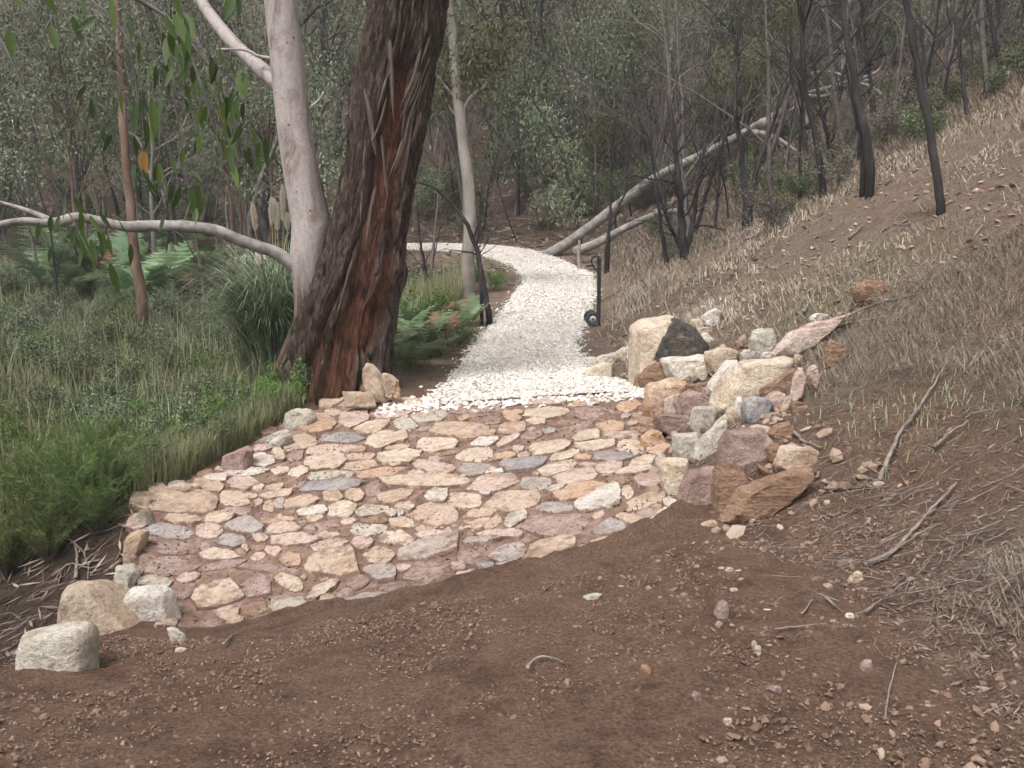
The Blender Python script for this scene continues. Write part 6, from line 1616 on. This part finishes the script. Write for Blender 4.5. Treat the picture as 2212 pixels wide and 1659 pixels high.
# ------------------------------------------------------------------ sticks
def stick(f, pts, r, label, mat=M_STICK, lift=.02, name='stick', r1=None, group='sticks lying on the bank'):
    r = r * .68
    D = [fr(f, *p) for p in pts]
    P = hit([p[0] for p in D], [p[1] for p in D]); P[:, 2] = H(P[:, 0], P[:, 1]) + lift + r
    P = smooth_path(P, 6 * len(pts))
    P[1:-1, 2] = np.maximum(P[1:-1, 2], H(P[1:-1, 0], P[1:-1, 1]) + r * .5)
    P[1:-1] += np.random.default_rng(hash_str(label)).normal(0, r * .22, (len(P) - 2, 3))
    m_ = MB(); add_tube(m_, P, np.linspace(r, r * .35 if r1 is None else r1, len(P)), 7, rough=.2, seed=len(label))
    tag(build(name, m_, mat), label, 'stick', group)
for a in [('J', [(700, 1330), (760, 1305), (810, 1275)], .035, 'short dark stick low on the straw crest'), ('J', [(925, 1245), (985, 1205), (1045, 1178)], .035, 'stubby stick below the brush heap'), ('J', [(920, 1478), (1000, 1440)], .02, 'thin dark stick in the middle of the straw'),
          ('J', [(1360, 1312), (1410, 1280), (1450, 1248)], .03, 'short stick on the bare stony face'), ('J', [(1640, 1225), (1740, 1225), (1840, 1180)], .014, 'thin curved twig below the nearest dark trunk'), ('J', [(1470, 1000), (1500, 940), (1560, 880), (1600, 850)], .045, 'dark branch near the crossing stems'),
          ('J', [(1160, 1005), (1230, 960), (1310, 930)], .075, 'thick log end in the brush heap'), ('J', [(990, 1010), (1080, 1030), (1190, 1080)], .03, 'longest stick of the brush heap'), ('J', [(1000, 1060), (1090, 1040), (1180, 1050)], .03, 'crossing stick of the brush heap'),
          ('J', [(1040, 1085), (1110, 1040), (1150, 1000)], .022, 'slanting stick of the brush heap'), ('J', [(20, 1600), (120, 1555), (230, 1495)], .045, 'dark root along the cut edge above the trolley'), ('H', [(1630, 1290), (1740, 1060), (1850, 900), (2010, 640)], .022, 'long grey branch lying up the near bank'),
          ('H', [(1205, 410), (1240, 340), (1275, 265)], .022, 'forked grey stick standing out above the long slab'), ('H', [(1280, 520), (1380, 440), (1480, 375), (1640, 330), (1840, 290)], .025, 'longest stick of the bundle over the long slab'), ('H', [(1300, 500), (1400, 440), (1560, 380), (1680, 350)], .014, 'thin middle stick of the bundle over the long slab'),
          ('H', [(1380, 470), (1540, 420), (1700, 400), (1800, 360)], .014, 'lower stick of the bundle over the long slab'), ('H', [(1420, 380), (1520, 330), (1640, 270), (1700, 215)], .016, 'upper stick of the bundle beside the lone tan rock'), ('H', [(1150, 1065), (1220, 1120), (1305, 1160)], .022, 'dark root poking from the raw earth'),
          ('H', [(1900, 1510), (1980, 1410), (2060, 1340)], .016, 'thin grey stick low on the near bank'), ('H', [(1930, 1110), (2020, 1040), (2120, 990)], .02, 'short dark stick on the near bank beside the long branch'), ('I', [(850, 870), (900, 910), (950, 955)], .010, 'broken reddish stick in the rubble fan'),
          ('I', [(555, 1050), (700, 1035), (865, 1020)], .008, 'straight thin stick below the rubble fan'), ('I', [(715, 965), (745, 925), (775, 880)], .009, 'little grey stick left of the white chip'), ('I', [(1080, 955), (1130, 910), (1175, 880)], .013, 'grey stick right of the white chip'),
          ('I', [(1070, 690), (1240, 600), (1380, 470), (1430, 400), (1600, 230)], .018, 'branching grey limb on the straw at the foot of the bank'), ('I', [(1220, 600), (1320, 560), (1460, 480)], .010, 'side twig of the grey limb on the straw'), ('I', [(190, 1195), (240, 1150), (275, 1105)], .004, 'hair thin dark twig on the dirt'),
          ('I', [(1190, 1580), (1220, 1380), (1290, 1130)], .006, 'long pale grass stalk at the bottom of the bank'), ('F', [(1250, 752), (1310, 700), (1405, 648)], .011, 'dark curved stick on the dirt below the paving'), ('D', [(440, 1645), (480, 1580), (560, 1550), (640, 1560), (730, 1592)], .012, 'curved strip of bark on the dirt'),
          ('D', [(1395, 905), (1440, 815)], .004, 'pale straw stalk sticking up from the dirt'), ('D', [(5, 930), (120, 905)], .006, 'pale sliver of wood along the paving edge'), ('O', [(350, 1000), (430, 950), (510, 915)], .02, 'grey stick at the edge of the verge ferns'), ('O', [(780, 430), (850, 490), (920, 480), (935, 420)], .03, 'gnarled grey branch beside the path'),
          ('O', [(1590, 625), (1640, 600), (1700, 565)], .02, 'stick behind the hand trolley'), ('E', [(1510, 380), (1545, 230), (1610, 80)], .012, 'pale bent stick rising from the edging blocks'), ('E', [(1130, 600), (1160, 480), (1230, 390), (1330, 370), (1430, 420)], .010, 'arched bare twig behind the edging'),
          ('F', [(40, 160), (130, 50), (250, 90), (300, 180), (300, 280)], .012, 'bent grey branch behind the big left boulder'), ('F', [(300, 190), (370, 100), (390, 60)], .009, 'upright fork of the bent grey branch'), ('F', [(50, 260), (180, 190), (330, 200), (480, 130)], .012, 'low twig across the gap behind the left boulder'),
          ('F', [(215, 280), (225, 160), (215, 60)], .02, 'short broken stake behind the big left boulder')]:
    up_ = 0.0
    stick(*a)
# twig heaps
mb = MB(); rng = np.random.default_rng(12)
for (px, py, n, sp_, L_) in [(1720, 430, 60, .35, .5), (1930, 670, 90, .5, .5), (2000, 760, 80, .5, .45), (1900, 1000, 70, .35, .4), (2000, 1100, 70, .35, .4), (200, 1230, 28, .3, .35), (140, 1290, 16, .25, .3), (1960, 1250, 60, .25, .3), (1800, 690, 60, .5, .5)]:
    c = hit1(px, py)
    for k in range(n):
        x, y = c[0] + rng.normal(0, sp_), c[1] + rng.normal(0, sp_); a = rng.random() * 6.28; l = L_ * rng.uniform(.25, .7)
        q = np.array([[x + math.cos(a) * l * t, y + math.sin(a) * l * t] for t in (-.5, 0, .5)]); q[1] += rng.normal(0, .02, 2)
        z = H(q[:, 0], q[:, 1]) + rng.uniform(.01, .07)
        add_tube(mb, np.concatenate([q, z[:, None]], 1), [.003, .0025, .001], 4, rng.random())
tag(build('twig_litter', mb, M_STICK), 'loose dry twigs heaped on the bank and by the boulders', 'twigs', None, 'stuff')

# ------------------------------------------------------------------ things that look alike: say which one by its order across the view
ORD = 'first second third fourth fifth sixth seventh eighth ninth tenth eleventh twelfth thirteenth fourteenth fifteenth sixteenth seventeenth eighteenth nineteenth twentieth twenty-first twenty-second twenty-third twenty-fourth twenty-fifth twenty-sixth twenty-seventh twenty-eighth twenty-ninth thirtieth'.split()
by = {}
for root, label, look in REG: by.setdefault(label, []).append((root, look))
for label, rows in by.items():
    if len(rows) == 1: continue
    med = np.median([r.scale[0] for r, _ in rows])
    sub = {}
    for r, look in rows:
        dist = 'nearer' if r.location[1] < np.median([q.location[1] for q, _ in rows]) else 'farther'
        sub.setdefault((dist, 'larger' if r.scale[0] > med else 'smaller'), []).append(r)
    for (dist, size), rs in sub.items():
        rs.sort(key=lambda r: r.location[0] / r.location[1])
        for i, r in enumerate(rs):
            r['label'] = '%s %s %s' % (dist, size, label) + (', %s from the left' % ORD[i] if 1 < len(rs) and i < 30 else '')


# ------------------------------------------------------------------ thin valley haze
hz = NT('haze_air')
pv = hz.n('ShaderNodeVolumePrincipled'); pv.inputs['Density'].default_value = .0015; pv.inputs['Color'].default_value = (.93, .94, .95, 1)
hz.t.nodes.remove(hz.b)
hz.l(pv.outputs[0], hz.t.nodes['Material Output'].inputs['Volume'])
zt_ = float(GZ.max()) + 12
mb = MB()
mb.add([(x, y, z) for z in (float(GZ.min()) - 2, zt_) for y in (-8, 133) for x in (-93, 93)], [[0, 2, 3, 1], [4, 5, 7, 6], [0, 1, 5, 4], [2, 6, 7, 3], [0, 4, 6, 2], [1, 3, 7, 5]])
tag(link('haze', mb.mesh('haze', hz.m, False)), 'thin pale haze hanging in the gully', 'haze', None, 'stuff')
